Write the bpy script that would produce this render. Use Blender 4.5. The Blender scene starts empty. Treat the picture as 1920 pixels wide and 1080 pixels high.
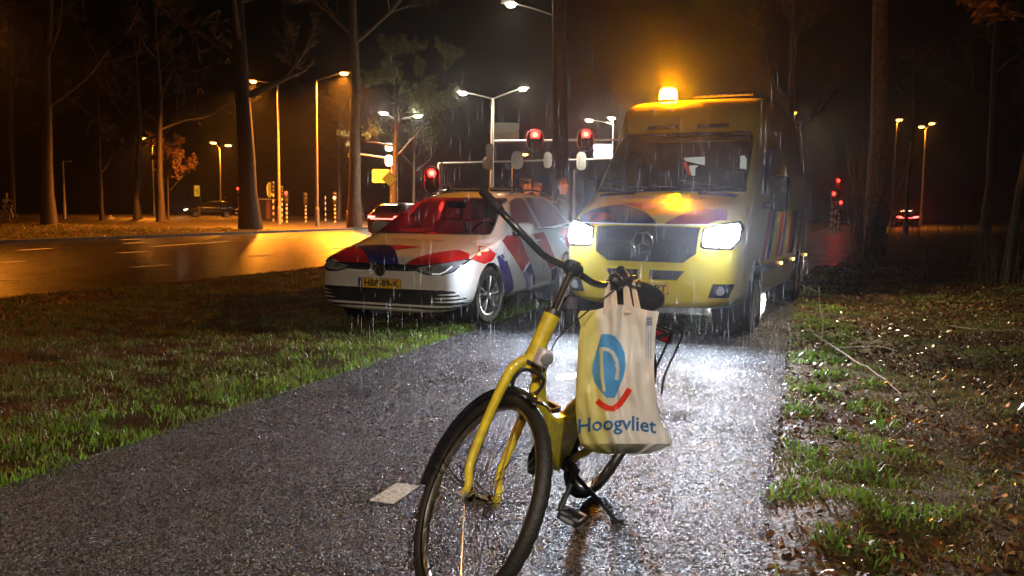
import bpy, bmesh, math, random
import numpy as np
from mathutils import Vector, Matrix, Euler
from mathutils.bvhtree import BVHTree
from mathutils import noise as mnoise
R = math.radians
C = bpy.context.scene.collection
SC = bpy.context.scene
random.seed(11)

# ------------------------------------------------------------------ camera
CAM_H, PITCH, ROLL, FPX = 1.217, 0.0870, 0.013, 1554.645
cam_d = bpy.data.cameras.new('camera'); cam = bpy.data.objects.new('camera', cam_d); C.objects.link(cam)
cam_d.sensor_width = 36; cam_d.lens = 36 * FPX / 1920; cam_d.clip_start = 0.05; cam_d.clip_end = 1500
cam.matrix_world = Matrix.Translation((0, 0, CAM_H)) @ Matrix.Rotation(math.pi / 2 - PITCH, 4, 'X') @ Matrix.Rotation(ROLL, 4, 'Z')
SC.camera = cam
cam_d.dof.use_dof = False

# ------------------------------------------------------------------ world, exposure, sampling
w = bpy.data.worlds.new('World'); SC.world = w; w.use_nodes = True
nt = w.node_tree
sky = nt.nodes.new('ShaderNodeTexSky'); sky.sky_type = 'NISHITA'; sky.sun_disc = False
sky.sun_elevation = R(-7); sky.sun_rotation = R(200)
nt.links.new(sky.outputs['Color'], nt.nodes['Background'].inputs['Color'])
nt.nodes['Background'].inputs['Strength'].default_value = 0.05
SC.view_settings.view_transform = 'Standard'; SC.view_settings.look = 'None'
SC.view_settings.exposure = 0.0; SC.view_settings.gamma = 1.0
SC.render.engine = 'CYCLES'
cy = SC.cycles
cy.max_bounces = 6; cy.diffuse_bounces = 2; cy.glossy_bounces = 3; cy.transmission_bounces = 4
cy.volume_bounces = 0; cy.transparent_max_bounces = 12
cy.sample_clamp_indirect = 4.0; cy.sample_clamp_direct = 0.0
cy.caustics_reflective = False; cy.caustics_refractive = False
cy.use_denoising = True
try: cy.denoiser = 'OPENIMAGEDENOISE'
except Exception: pass
cy.use_light_tree = True
try: cy.denoising_prefilter = 'FAST'
except Exception: pass

# ------------------------------------------------------------------ terrain
TH = R(19.3)
DU = (math.sin(TH), math.cos(TH)); DV = (math.cos(TH), -math.sin(TH))
def uv2xy(u, v): return (u * DU[0] + v * DV[0], u * DU[1] + v * DV[1])
def xy2uv(x, y): return (x * DU[0] + y * DU[1], x * DV[0] + y * DV[1])
def gz(y):
    """the land rises gently away from the camera, then levels out"""
    if y < 12: return 0.0
    if y < 20: return 0.013 * (y - 12) ** 2 / 16
    if y < 72: return 0.026 + 0.0125 * (y - 16) - 0.024
    if y < 92: t = (y - 72) / 20; return 0.702 + 0.0125 * 20 * (t - t * t / 2)
    return 0.827
def ray(px, py):
    a, b = (px - 960), (py - 540)
    cr, sr = math.cos(ROLL), math.sin(ROLL)
    a, b = a * cr + b * sr, -a * sr + b * cr
    c, s = math.cos(PITCH), math.sin(PITCH)
    xr, u = a / FPX, -b / FPX
    return Vector((xr, c + u * s, -s + u * c))
def at(px, py, D):
    """world point at depth Y = D seen at that pixel of the photograph"""
    r = ray(px, py); r = r * (D / r.y)
    return Vector((r.x, r.y, r.z + CAM_H))
def ground_at(px, py):
    r = ray(px, py); y = 1.0
    for k in range(4000):
        z = CAM_H + r.z / r.y * y
        if z <= gz(y): break
        y *= 1.002
    return Vector((r.x / r.y * y, y, gz(y)))
def base(px, py, D):
    """foot on the ground, directly below the pixel at distance D; returns foot and height"""
    p = at(px, py, D); g = gz(D)
    return Vector((p.x, p.y, g)), p.z - g

# ------------------------------------------------------------------ object helpers
def link(o, parent=None):
    C.objects.link(o)
    if parent is not None: o.parent = parent
    return o
def tag(o, label=None, cat=None, group=None, kind=None):
    if label: o['label'] = label
    if cat: o['category'] = cat
    if group: o['group'] = group
    if kind: o['kind'] = kind
    return o
def empty(name, loc=(0, 0, 0), rz=0.0, label=None, cat=None, group=None):
    o = bpy.data.objects.new(name, None); link(o); o.location = loc; o.rotation_euler = (0, 0, rz)
    o.empty_display_size = .2
    return tag(o, label, cat, group)
def children(o): return [c for c in bpy.data.objects if c.parent is o]
def copy_tree(o, parent=None):
    c = o.copy(); C.objects.link(c)
    if parent is not None:
        c.parent = parent
    for ch in children(o): copy_tree(ch, c)
    return c

class MB:
    def __init__(s): s.v = []; s.f = []; s.m = []; s.mi = 0
    def add(s, vs, fs):
        n = len(s.v); s.v += [tuple(v) for v in vs]
        for f in fs: s.f.append(tuple(i + n for i in f)); s.m.append(s.mi)
        return s
    def box(s, c, d, rot=None, taper=1.0):
        x, y, z = d[0] / 2, d[1] / 2, d[2] / 2; t = taper
        vs = [Vector(p) for p in ((-x, -y, -z), (x, -y, -z), (x, y, -z), (-x, y, -z), (-x * t, -y * t, z), (x * t, -y * t, z), (x * t, y * t, z), (-x * t, y * t, z))]
        if rot is not None:
            M = rot if isinstance(rot, Matrix) else Euler(rot).to_matrix()
            vs = [M @ p for p in vs]
        c = Vector(c)
        return s.add([p + c for p in vs], [(0, 3, 2, 1), (4, 5, 6, 7), (0, 1, 5, 4), (1, 2, 6, 5), (2, 3, 7, 6), (3, 0, 4, 7)])
    def tube(s, pts, rad, n=8, cap=True, closed=False, flat=None):
        pts = [Vector(p) for p in pts]
        if not hasattr(rad, '__len__'): rad = [rad] * len(pts)
        m = len(pts); up = None; rings = []
        for i, p in enumerate(pts):
            if closed: t = pts[(i + 1) % m] - pts[i - 1]
            else: t = pts[min(i + 1, m - 1)] - pts[max(i - 1, 0)]
            t = t.normalized() if t.length > 1e-9 else Vector((0, 0, 1))
            if up is None:
                up = Vector((0, 0, 1)) if abs(t.z) < .9 else Vector((1, 0, 0))
            a = (up - t * up.dot(t)); a = a.normalized() if a.length > 1e-6 else t.orthogonal().normalized()
            up = a; b = t.cross(a)
            r = rad[i]
            ra, rb = (r, r) if flat is None else (r, r * flat)
            rings.append([p + a * ra * math.cos(2 * math.pi * k / n) + b * rb * math.sin(2 * math.pi * k / n) for k in range(n)])
        vs = [q for ring in rings for q in ring]; fs = []
        for i in range(m if closed else m - 1):
            j = (i + 1) % m
            for k in range(n):
                l = (k + 1) % n; fs.append((i * n + k, i * n + l, j * n + l, j * n + k))
        if cap and not closed:
            fs.append(tuple(range(n - 1, -1, -1))); fs.append(tuple((m - 1) * n + k for k in range(n)))
        return s.add(vs, fs)
    def lathe(s, prof, c=(0, 0, 0), axis='z', n=24, closed=False, cap=True):
        """prof: (radius, along) pairs"""
        c = Vector(c); vs = []
        for r, h in prof:
            for k in range(n):
                a = 2 * math.pi * k / n; x, y = r * math.cos(a), r * math.sin(a)
                vs.append(c + Vector({'z': (x, y, h), 'x': (h, x, y), 'y': (y, h, x)}[axis]))
        m = len(prof); fs = []
        for i in range(m if closed else m - 1):
            for k in range(n):
                l = (k + 1) % n; j = (i + 1) % m
                fs.append((i * n + k, i * n + l, j * n + l, j * n + k))
        if not closed and cap:
            if prof[0][0] > 1e-5: fs.append(tuple(range(n - 1, -1, -1)))
            if prof[-1][0] > 1e-5: fs.append(tuple((m - 1) * n + k for k in range(n)))
        return s.add(vs, fs)
    def prism(s, poly, axis, a, b):
        """poly of 2-D points extruded between a and b along axis: x:(y,z) y:(x,z) z:(x,y)"""
        def P(p, h): return {'x': (h, p[0], p[1]), 'y': (p[0], h, p[1]), 'z': (p[0], p[1], h)}[axis]
        n = len(poly); vs = [P(p, a) for p in poly] + [P(p, b) for p in poly]
        fs = [tuple(range(n - 1, -1, -1)), tuple(range(n, 2 * n))] + [(i, (i + 1) % n, n + (i + 1) % n, n + i) for i in range(n)]
        return s.add(vs, fs)
    def mesh(s, name):
        me = bpy.data.meshes.new(name); me.from_pydata(s.v, [], s.f); 
        if any(s.m): me.polygons.foreach_set('material_index', s.m)
        return me
    def build(s, name, mats, parent=None, smooth=True, bevel=0, fix=True, loc=None):
        me = s.mesh(name)
        if fix:
            bm = bmesh.new(); bm.from_mesh(me); bmesh.ops.recalc_face_normals(bm, faces=bm.faces); bm.to_mesh(me); bm.free()
        return mesh_obj(name, me, mats, parent, smooth, bevel, loc)
def mesh_obj(name, me, mats, parent=None, smooth=True, bevel=0, loc=None, angle=40):
    if not isinstance(mats, (list, tuple)): mats = [mats]
    for m in mats: me.materials.append(m)
    if smooth:
        me.polygons.foreach_set('use_smooth', [True] * len(me.polygons))
        bm = bmesh.new(); bm.from_mesh(me)
        for e in bm.edges:
            if len(e.link_faces) == 2 and e.calc_face_angle(0) > R(angle): e.smooth = False
        bm.to_mesh(me); bm.free()
    o = bpy.data.objects.new(name, me); link(o, parent)
    if loc is not None: o.location = loc
    if bevel:
        b = o.modifiers.new('bevel', 'BEVEL'); b.width = bevel; b.segments = 2; b.limit_method = 'ANGLE'; b.angle_limit = R(35); b.harden_normals = False
    return o
def evaluated(o, name):
    dg = bpy.context.evaluated_depsgraph_get(); dg.update()
    return bpy.data.meshes.new_from_object(o.evaluated_get(dg), depsgraph=dg)
def drop(o):
    bpy.data.objects.remove(o, do_unlink=True)
def np_mesh(name, V, F, mats, parent=None, midx=None, smooth=False, attr=None):
    """V (n,3), F (m,3|4) arrays: quick mesh for foliage"""
    me = bpy.data.meshes.new(name); k = F.shape[1]
    me.vertices.add(len(V)); me.vertices.foreach_set('co', V.astype(np.float32).ravel())
    me.loops.add(F.size); me.loops.foreach_set('vertex_index', F.astype(np.int32).ravel())
    me.polygons.add(len(F)); me.polygons.foreach_set('loop_start', np.arange(0, F.size, k, dtype=np.int32))
    try: me.polygons.foreach_set('loop_total', np.full(len(F), k, dtype=np.int32))
    except Exception: pass
    if not isinstance(mats, (list, tuple)): mats = [mats]
    for m in mats: me.materials.append(m)
    if midx is not None: me.polygons.foreach_set('material_index', midx.astype(np.int32))
    me.update(calc_edges=True); me.validate()
    if smooth: me.polygons.foreach_set('use_smooth', [True] * len(me.polygons))
    o = bpy.data.objects.new(name, me); link(o, parent); return o

def catmull(pts, n=6, closed=False):
    P = [Vector(p) for p in pts]; out = []; m = len(P)
    rng = range(m) if closed else range(m - 1)
    for i in rng:
        if closed: a, b, c, d = P[i - 1], P[i], P[(i + 1) % m], P[(i + 2) % m]
        else: a, b, c, d = P[max(i - 1, 0)], P[i], P[i + 1], P[min(i + 2, m - 1)]
        for k in range(n):
            t = k / n
            out.append(.5 * ((2 * b) + (c - a) * t + (2 * a - 5 * b + 4 * c - d) * t * t + (3 * b - a - 3 * c + d) * t ** 3))
    if not closed: out.append(P[-1])
    return out

# ------------------------------------------------------------------ materials
def new_mat(name):
    m = bpy.data.materials.new(name); m.use_nodes = True
    return m, m.node_tree.nodes, m.node_tree.links, m.node_tree.nodes['Principled BSDF']
def mat(name, col, rough=.5, metal=0, coat=0, spec=.5, vary=.12, scale=8, bump=0, bscale=60, trans=0, emit=None, estr=0, col2=None, coatr=.08, rvary=0.0, alpha=1):
    m, N, L, b = new_mat(name)
    b.inputs['Roughness'].default_value = rough; b.inputs['Metallic'].default_value = metal
    b.inputs['Coat Weight'].default_value = coat; b.inputs['Coat Roughness'].default_value = coatr
    b.inputs['Specular IOR Level'].default_value = spec
    b.inputs['Transmission Weight'].default_value = trans
    tc = N.new('ShaderNodeTexCoord')
    no = N.new('ShaderNodeTexNoise'); no.inputs['Scale'].default_value = scale; no.inputs['Detail'].default_value = 5
    L.new(tc.outputs['Object'], no.inputs['Vector'])
    cr = N.new('ShaderNodeValToRGB'); c2 = col2 or [c * (1 - vary) for c in col]
    cr.color_ramp.elements[0].position = .35; cr.color_ramp.elements[1].position = .65
    cr.color_ramp.elements[0].color = (*c2, 1); cr.color_ramp.elements[1].color = (*[min(1, c * (1 + vary)) for c in col], 1)
    L.new(no.outputs['Fac'], cr.inputs['Fac']); L.new(cr.outputs['Color'], b.inputs['Base Color'])
    if rvary:
        mr = N.new('ShaderNodeMapRange'); mr.inputs['To Min'].default_value = max(0.02, rough - rvary); mr.inputs['To Max'].default_value = rough + rvary
        L.new(no.outputs['Fac'], mr.inputs['Value']); L.new(mr.outputs['Result'], b.inputs['Roughness'])
    if bump:
        n2 = N.new('ShaderNodeTexNoise'); n2.inputs['Scale'].default_value = bscale; n2.inputs['Detail'].default_value = 4
        L.new(tc.outputs['Object'], n2.inputs['Vector'])
        bp = N.new('ShaderNodeBump'); bp.inputs['Strength'].default_value = min(1, bump); bp.inputs['Distance'].default_value = .01
        L.new(n2.outputs['Fac'], bp.inputs['Height']); L.new(bp.outputs['Normal'], b.inputs['Normal'])
    if emit:
        b.inputs['Emission Color'].default_value = (*emit, 1); b.inputs['Emission Strength'].default_value = estr
    if alpha < 1: b.inputs['Alpha'].default_value = alpha
    return m
def glow(name, col, s, sample=False):
    m = mat(name, [min(.8, c) for c in col], .3, emit=col, estr=s)
    try: m.cycles.emission_sampling = 'AUTO' if sample else 'NONE'
    except Exception: pass
    return m
def glass(name, tint=(.6, .65, .65), mist=0.0):
    """thin window glass: part clear, part mirror, beaded with rain"""
    m, N, L, b = new_mat(name); out = N['Material Output']
    N.remove(b)
    tr = N.new('ShaderNodeBsdfTransparent'); tr.inputs['Color'].default_value = (*tint, 1)
    gl = N.new('ShaderNodeBsdfGlossy'); gl.inputs['Roughness'].default_value = .06; gl.inputs['Color'].default_value = (.9, .9, .9, 1)
    fr = N.new('ShaderNodeFresnel'); fr.inputs['IOR'].default_value = 1.55
    mx = N.new('ShaderNodeMixShader')
    tc = N.new('ShaderNodeTexCoord'); vo = N.new('ShaderNodeTexNoise'); vo.inputs['Scale'].default_value = 130; vo.inputs['Detail'].default_value = 1
    L.new(tc.outputs['Object'], vo.inputs['Vector'])
    bp = N.new('ShaderNodeBump'); bp.inputs['Strength'].default_value = .35; bp.inputs['Distance'].default_value = .004
    L.new(vo.outputs['Fac'], bp.inputs['Height'])
    L.new(bp.outputs['Normal'], gl.inputs['Normal'])
    L.new(fr.outputs['Fac'], mx.inputs['Fac']); L.new(tr.outputs[0], mx.inputs[1]); L.new(gl.outputs[0], mx.inputs[2])
    if mist:
        tl = N.new('ShaderNodeBsdfTranslucent'); tl.inputs['Color'].default_value = (.8, .8, .8, 1); L.new(bp.outputs['Normal'], tl.inputs['Normal'])
        m0 = N.new('ShaderNodeMixShader'); m0.inputs[0].default_value = mist; L.new(tr.outputs[0], m0.inputs[1]); L.new(tl.outputs[0], m0.inputs[2]); L.new(m0.outputs[0], mx.inputs[1])
    L.new(mx.outputs[0], out.inputs['Surface']); return m

def asphalt(name, base_col, dark, rough, grain, bumps, bdist, patchy=.5, film=0):
    m, N, L, b = new_mat(name)
    tc = N.new('ShaderNodeTexCoord')
    vo = N.new('ShaderNodeTexVoronoi'); vo.inputs['Scale'].default_value = grain; L.new(tc.outputs['Object'], vo.inputs['Vector'])
    no = N.new('ShaderNodeTexNoise'); no.inputs['Scale'].default_value = grain * .6; no.inputs['Detail'].default_value = 3; L.new(tc.outputs['Object'], no.inputs['Vector'])
    big = N.new('ShaderNodeTexNoise'); big.inputs['Scale'].default_value = 1.3; big.inputs['Detail'].default_value = 6; L.new(tc.outputs['Object'], big.inputs['Vector'])
    cr = N.new('ShaderNodeValToRGB'); cr.color_ramp.elements[0].color = (*dark, 1); cr.color_ramp.elements[1].color = (*base_col, 1)
    cr.color_ramp.elements[0].position = .55; cr.color_ramp.elements[1].position = 1.0
    sp = N.new('ShaderNodeSeparateColor'); L.new(vo.outputs['Color'], sp.inputs['Color'])
    L.new(sp.outputs['Red'], cr.inputs['Fac']); L.new(cr.outputs['Color'], b.inputs['Base Color'])
    mr = N.new('ShaderNodeMapRange'); mr.inputs['From Min'].default_value = .3; mr.inputs['From Max'].default_value = .7
    mr.inputs['To Min'].default_value = rough * (1 - patchy * .5); mr.inputs['To Max'].default_value = rough * (1 + patchy * .5)
    L.new(big.outputs['Fac'], mr.inputs['Value']); L.new(mr.outputs['Result'], b.inputs['Roughness'])
    v2 = N.new('ShaderNodeTexVoronoi'); v2.inputs['Scale'].default_value = grain * .55; L.new(tc.outputs['Object'], v2.inputs['Vector'])
    s2 = N.new('ShaderNodeSeparateColor'); L.new(v2.outputs['Color'], s2.inputs['Color'])
    a1 = N.new('ShaderNodeMath'); a1.operation = 'MULTIPLY_ADD'; a1.inputs[1].default_value = -1.0; L.new(vo.outputs['Distance'], a1.inputs[0]); L.new(no.outputs['Fac'], a1.inputs[2])
    a2 = N.new('ShaderNodeMath'); a2.operation = 'MULTIPLY_ADD'; a2.inputs[1].default_value = -1.6; L.new(v2.outputs['Distance'], a2.inputs[0]); L.new(a1.outputs[0], a2.inputs[2])
    bp = N.new('ShaderNodeBump'); bp.inputs['Strength'].default_value = bumps; bp.inputs['Distance'].default_value = bdist
    L.new(a2.outputs[0], bp.inputs['Height']); L.new(bp.outputs['Normal'], b.inputs['Normal'])
    # wet film pools between some stones: gloss differs from stone to stone
    mm = N.new('ShaderNodeMath'); mm.operation = 'MULTIPLY'; m3 = N.new('ShaderNodeMapRange'); m3.inputs['To Min'].default_value = .55; m3.inputs['To Max'].default_value = 1.5
    L.new(s2.outputs['Blue'], m3.inputs['Value']); L.new(mr.outputs['Result'], mm.inputs[0]); L.new(m3.outputs['Result'], mm.inputs[1]); L.new(mm.outputs[0], b.inputs['Roughness'])
    b.inputs['Specular IOR Level'].default_value = .6
    if film: b.inputs['Coat Weight'].default_value = film; b.inputs['Coat Roughness'].default_value = .30; L.new(bp.outputs['Normal'], b.inputs['Coat Normal'])
    return m

M = {}
M['path'] = asphalt('wet_path_asphalt', (.26, .26, .28), (.010, .010, .011), .36, 140, 1.0, .013, patchy=.9)
M['road'] = asphalt('wet_road_asphalt', (.035, .033, .03), (.012, .012, .012), .30, 60, .22, .003, film=1)
M['paint'] = mat('worn_road_paint', (.55, .53, .46), .5, vary=.3, scale=60, bump=.8, bscale=150)
def worn(m):
    """paint rubbed away to the stones in places"""
    N, L = m.node_tree.nodes, m.node_tree.links; b = N['Principled BSDF']; tc = N['Texture Coordinate']
    n1 = N.new('ShaderNodeTexNoise'); n1.inputs['Scale'].default_value = 38; n1.inputs['Detail'].default_value = 8; n1.inputs['Roughness'].default_value = .75; L.new(tc.outputs['Object'], n1.inputs['Vector'])
    r = N.new('ShaderNodeMapRange'); r.inputs['From Min'].default_value = .36; r.inputs['From Max'].default_value = .44; L.new(n1.outputs['Fac'], r.inputs['Value']); L.new(r.outputs['Result'], b.inputs['Alpha'])
worn(M['paint'])
M['lane'] = mat('white_lane_paint', (.88, .86, .8), .5, vary=.1, scale=20)
M['white'] = mat('white_car_paint', (.76, .76, .74), .3, coat=.7, vary=.02, scale=3)
M['red'] = mat('red_livery_film', (.55, .012, .012), .35, coat=.4, vary=.05)
M['blue'] = mat('blue_livery_film', (.03, .022, .22), .35, coat=.4, vary=.05)
M['reflex'] = mat('pale_reflective_film', (.85, .87, .9), .3, coat=.4, vary=.03)
M['yellow'] = mat('yellow_ambulance_paint', (.68, .54, .02), .32, coat=.7, vary=.02, scale=3)
M['black'] = mat('black_plastic', (.02, .02, .022), .42, vary=.2, bump=.1, bscale=200)
M['gloss'] = mat('gloss_black_trim', (.012, .012, .013), .15, coat=.5)
M['rubber'] = mat('tyre_rubber', (.018, .017, .016), .55, vary=.3, bump=.4, bscale=120)
M['chrome'] = mat('chrome', (.75, .75, .76), .12, metal=1, vary=.04)
M['alloy'] = mat('alloy_wheel_metal', (.55, .55, .56), .28, metal=.9, vary=.1)
M['steel'] = mat('galvanised_steel', (.42, .40, .37), .5, metal=.4, vary=.15, scale=5)
M['dark'] = mat('dark_interior', (.025, .024, .024), .8)
M['seat'] = mat('seat_fabric', (.22, .20, .20), .85, bump=.3)
M['glass'] = glass('wet_window_glass', (.55, .58, .58))
M['dglass'] = glass('rain_beaded_side_glass', (.55, .55, .56), .60)
M['rglass'] = glass('rain_beaded_rear_glass', (.5, .5, .5), .30)
M['lens'] = mat('clear_lamp_lens', (.25, .27, .3), .08, spec=.8, coat=1)
M['plate'] = mat('yellow_number_plate', (.80, .50, .02), .4, vary=.04)
M['ink'] = mat('black_ink', (.012, .012, .014), .5)
M['euro'] = mat('blue_plate_band', (.01, .03, .3), .4)
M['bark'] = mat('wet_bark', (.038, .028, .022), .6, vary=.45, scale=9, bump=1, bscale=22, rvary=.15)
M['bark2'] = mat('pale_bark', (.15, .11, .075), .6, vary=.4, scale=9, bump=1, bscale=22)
M['twig'] = mat('bare_twigs', (.16, .12, .08), .6, vary=.3)
M['headlamp'] = glow('lit_headlamp', (.86, .92, 1.0), 60)
M['drl'] = glow('daylight_strip', (.85, .92, 1.0), .35)
M['amber'] = glow('amber_beacon_lit', (1.0, .42, .03), 60)
M['marker'] = glow('amber_marker_lit', (1.0, .55, .12), 9)
M['sodium'] = glow('sodium_lamp_lit', (1.0, .45, .08), 20)
M['led'] = glow('white_lamp_lit', (1.0, .95, .72), 40)
M['redlit'] = glow('red_signal_lit', (1.0, .02, .015), 12)
M['redcore'] = glow('red_signal_core', (1.0, .22, .12), 5)
M['border'] = mat('signal_board_border', (.20, .19, .18), .5)
M['tail'] = glow('red_tail_lamp_lit', (1.0, .05, .04), 22)
M['warmlit'] = glow('warm_white_lamp_lit', (1.0, .8, .5), 14)
M['offsig'] = mat('unlit_signal_lens', (.03, .02, .02), .2)
M['signwhite'] = mat('pale_sign_back', (.5, .48, .43), .5, vary=.08)
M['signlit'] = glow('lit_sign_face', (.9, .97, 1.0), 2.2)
M['ysign'] = mat('glowing_yellow_sign', (.85, .48, .02), .35, emit=(1, .5, .03), estr=.35)  # weak emission puts lamplight into the sign faces
M['skin'] = mat('skin', (.24, .14, .10), .5, vary=.1)
M['navy'] = mat('navy_cloth', (.02, .022, .035), .8, bump=.3)
M['hivis'] = mat('yellow_high_visibility_cloth', (.35, .36, .05), .7, bump=.3)
M['hair'] = mat('brown_hair', (.07, .03, .015), .6)
M['brick'] = mat('dull_brick', (.22, .07, .04), .7, vary=.3, scale=20)
# light levels used further down (watts of seen and added lamps)
HEAD_W, HALO_W, BEACON_W, SIDE_FILL_W, UNDER_FILL_W = 500, 50, 3400, 500, 300
HAZE_D, HAZE_G = 0.0011, 0.92
RAIN_N, RAIN_A = 1100, .5
LAMP_K, STREET_K, NEAR_K = .3, 4.6, 2.0
# ================================================================== the setting
def path_bend(u):
    return 0 if u < 12 else (0.09 * (u - 12) if u > 22 else 0.0045 * (u - 12) ** 2)
PL, PR = -3.30, -0.06
def in_path(x, y, pad=0):
    u, v = xy2uv(x, y); b = path_bend(u); return PL + b - pad < v < PR + b + pad
rn0, rn1 = ground_at(0, 560), ground_at(640, 497)
rf0, rf1 = ground_at(0, 457), ground_at(690, 430)
def side(a, b, x, y): return (b.x - a.x) * (y - a.y) - (b.y - a.y) * (x - a.x)
def rdist(x, y):
    """signed metres outside the near road edge (positive = verge side)"""
    return -side(rn0, rn1, x, y) / math.hypot(rn1.x - rn0.x, rn1.y - rn0.y)
def rdist_far(x, y): return side(rf0, rf1, x, y) / math.hypot(rf1.x - rf0.x, rf1.y - rf0.y)
print('ROAD', rn0, rn1, rf0, rf1)

def bumps(x, y):
    n = mnoise.noise((x * .7, y * .7, 0)) * .05 + mnoise.noise((x * 2.3, y * 2.3, 4)) * .03 + mnoise.noise((x * 7, y * 7, 9)) * .012
    return n
def ground_z(x, y):
    u, v = xy2uv(x, y); b = path_bend(u)
    d = max(PL + b - v, v - PR - b)                      # metres outside the path
    z = gz(y)
    rd, rf = rdist(x, y), rdist_far(x, y)
    if rd < .0 and rf < .0: return z - .05               # under the road
    if d <= -.16: return z - .05
    if d <= 0: 
        w_ = mnoise.noise((x * 3.1, y * 3.1, 12)) * .5 + mnoise.noise((x * 9, y * 9, 2)) * .35
        return z - .05 + .056 * max(0, 1 + d / (.085 + .075 * w_)) ** .8
    e = min(1, d / .35); 
    if v < 0: e = min(e, max(0, rd) / .4 if rd > 0 else (rf / .4 if rf > 0 else 0), 1)
    z += .006 + e * (.006 + bumps(x, y))
    if v > -1: z += e * (.045 * mnoise.noise((x * 1.9, y * 1.9, 31)) + .03 * mnoise.noise((x * 5.2, y * 5.2, 37)))
    if v > 0: z += .10 * min(1, max(0, d - .7) / 2.5) 
    return z
def axis_vals(a, b, near, s0, g):
    out = [near]; s = s0; p = near
    while p < b: p += s; s *= g; out.append(p)
    s = s0; p = near
    while p > a: p -= s; s *= g; out.insert(0, p)
    return out
us = axis_vals(-12, 420, 4.5, .06, 1.022); vs_ = axis_vals(-260, 200, -1.6, .07, 1.03)
V = []; 
for u in us:
    for v in vs_:
        x, y = uv2xy(u, v); V.append((x, y, ground_z(x, y)))
nu, nv = len(us), len(vs_)
F = np.array([(i * nv + j, (i + 1) * nv + j, (i + 1) * nv + j + 1, i * nv + j + 1) for i in range(nu - 1) for j in range(nv - 1)])[:, ::-1]
def earth():
    m, N, L, b = new_mat('wet_earth_and_moss')
    tc = N.new('ShaderNodeTexCoord')
    n1 = N.new('ShaderNodeTexNoise'); n1.inputs['Scale'].default_value = 2.3; n1.inputs['Detail'].default_value = 8; n1.inputs['Roughness'].default_value = .65
    n2 = N.new('ShaderNodeTexNoise'); n2.inputs['Scale'].default_value = 45; n2.inputs['Detail'].default_value = 6
    for n in (n1, n2): L.new(tc.outputs['Object'], n.inputs['Vector'])
    c1 = N.new('ShaderNodeValToRGB'); e = c1.color_ramp.elements; e[0].position = .44; e[1].position = .62; e[0].color = (.045, .026, .012, 1); e[1].color = (.042, .055, .012, 1)
    c2 = N.new('ShaderNodeValToRGB'); e = c2.color_ramp.elements; e[0].position = .35; e[1].position = .7; e[0].color = (.35, .3, .25, 1); e[1].color = (1.3, 1.2, 1.1, 1)
    mx = N.new('ShaderNodeMix'); mx.data_type = 'RGBA'; mx.blend_type = 'MULTIPLY'; mx.inputs[0].default_value = 1
    L.new(n1.outputs['Fac'], c1.inputs['Fac']); L.new(n2.outputs['Fac'], c2.inputs['Fac'])
    L.new(c1.outputs['Color'], mx.inputs[6]); L.new(c2.outputs['Color'], mx.inputs[7]); L.new(mx.outputs[2], b.inputs['Base Color'])
    bp = N.new('ShaderNodeBump'); bp.inputs['Strength'].default_value = .6; bp.inputs['Distance'].default_value = .02
    L.new(n2.outputs['Fac'], bp.inputs['Height']); L.new(bp.outputs['Normal'], b.inputs['Normal'])
    b.inputs['Roughness'].default_value = .55; b.inputs['Specular IOR Level'].default_value = .25
    return m
M['earth'] = earth()
g = np_mesh('ground', np.array(V), F, M['earth'], smooth=True); tag(g, kind='structure')

def strip(name, L_, Rr, m, dz, kind='structure'):
    """sheet between two lists of (x, y) following the land"""
    V = []; F = []; k = 7
    for (a, b) in zip(L_, Rr):
        for j in range(k):
            t = j / (k - 1); x, y = a[0] + (b[0] - a[0]) * t, a[1] + (b[1] - a[1]) * t
            V.append((x, y, gz(y) + dz + (0.008 * (1 - (2 * t - 1) ** 2) if 'path' in name else 0)))
    for i in range(len(L_) - 1):
        for j in range(k - 1): F.append((i * k + j, i * k + j + 1, (i + 1) * k + j + 1, (i + 1) * k + j))
    o = np_mesh(name, np.array(V), np.array(F), m, smooth=True)
    return tag(o, kind=kind)
uu = [-10 + .8 * i for i in range(50)] + [30 + 4 * i for i in range(40)]
def edge_wob(u, s): return .06 * mnoise.noise((u * 1.7, s, 0)) + .04 * mnoise.noise((u * 6, s, 3))
strip('cycle_path', [uv2xy(u, PL + path_bend(u) + edge_wob(u, 1)) for u in uu], [uv2xy(u, PR + path_bend(u) + edge_wob(u, 7)) for u in uu], M['path'], 0)
tt = [-2 + .05 * i for i in range(150)] + [5.5 + .5 * i for i in range(60)]
def lerp2(a, b, t): return (a.x + (b.x - a.x) * t, a.y + (b.y - a.y) * t)
far_t = lambda t: lerp2(rf0, rf1, t)
strip('road', [lerp2(rf0, rf1, t) for t in tt], [lerp2(rn0, rn1, t) for t in tt], M['road'], .0)
def kerb():
    mb = MB(); n = 0
    for a, b in zip(tt[:-1], tt[1:]):
        (x0, y0), (x1, y1) = far_t(a), far_t(b); d = Vector((x1 - x0, y1 - y0, 0)).normalized(); nn = Vector((-d.y, d.x, 0))
        if y0 < 0 or y0 > 130: continue
        p0, p1 = Vector((x0, y0, gz(y0))), Vector((x1, y1, gz(y1))); up = Vector((0, 0, .11)); dn = Vector((0, 0, -.1)); w_ = nn * .16; i0 = p0 + (p1 - p0) * .02
        mb.add([i0 + dn, p1 + dn, p1 + w_ + dn, i0 + w_ + dn, i0 + up + nn * .02, p1 + up + nn * .02, p1 + w_ + up, i0 + w_ + up], [(0, 3, 2, 1), (4, 5, 6, 7), (0, 1, 5, 4), (1, 2, 6, 5), (2, 3, 7, 6), (3, 0, 4, 7)])
    o = mb.build('kerb', mat('wet_concrete_kerb', (.22, .21, .19), .55, vary=.3, scale=6), None); tag(o, kind='structure')
kerb()
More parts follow.
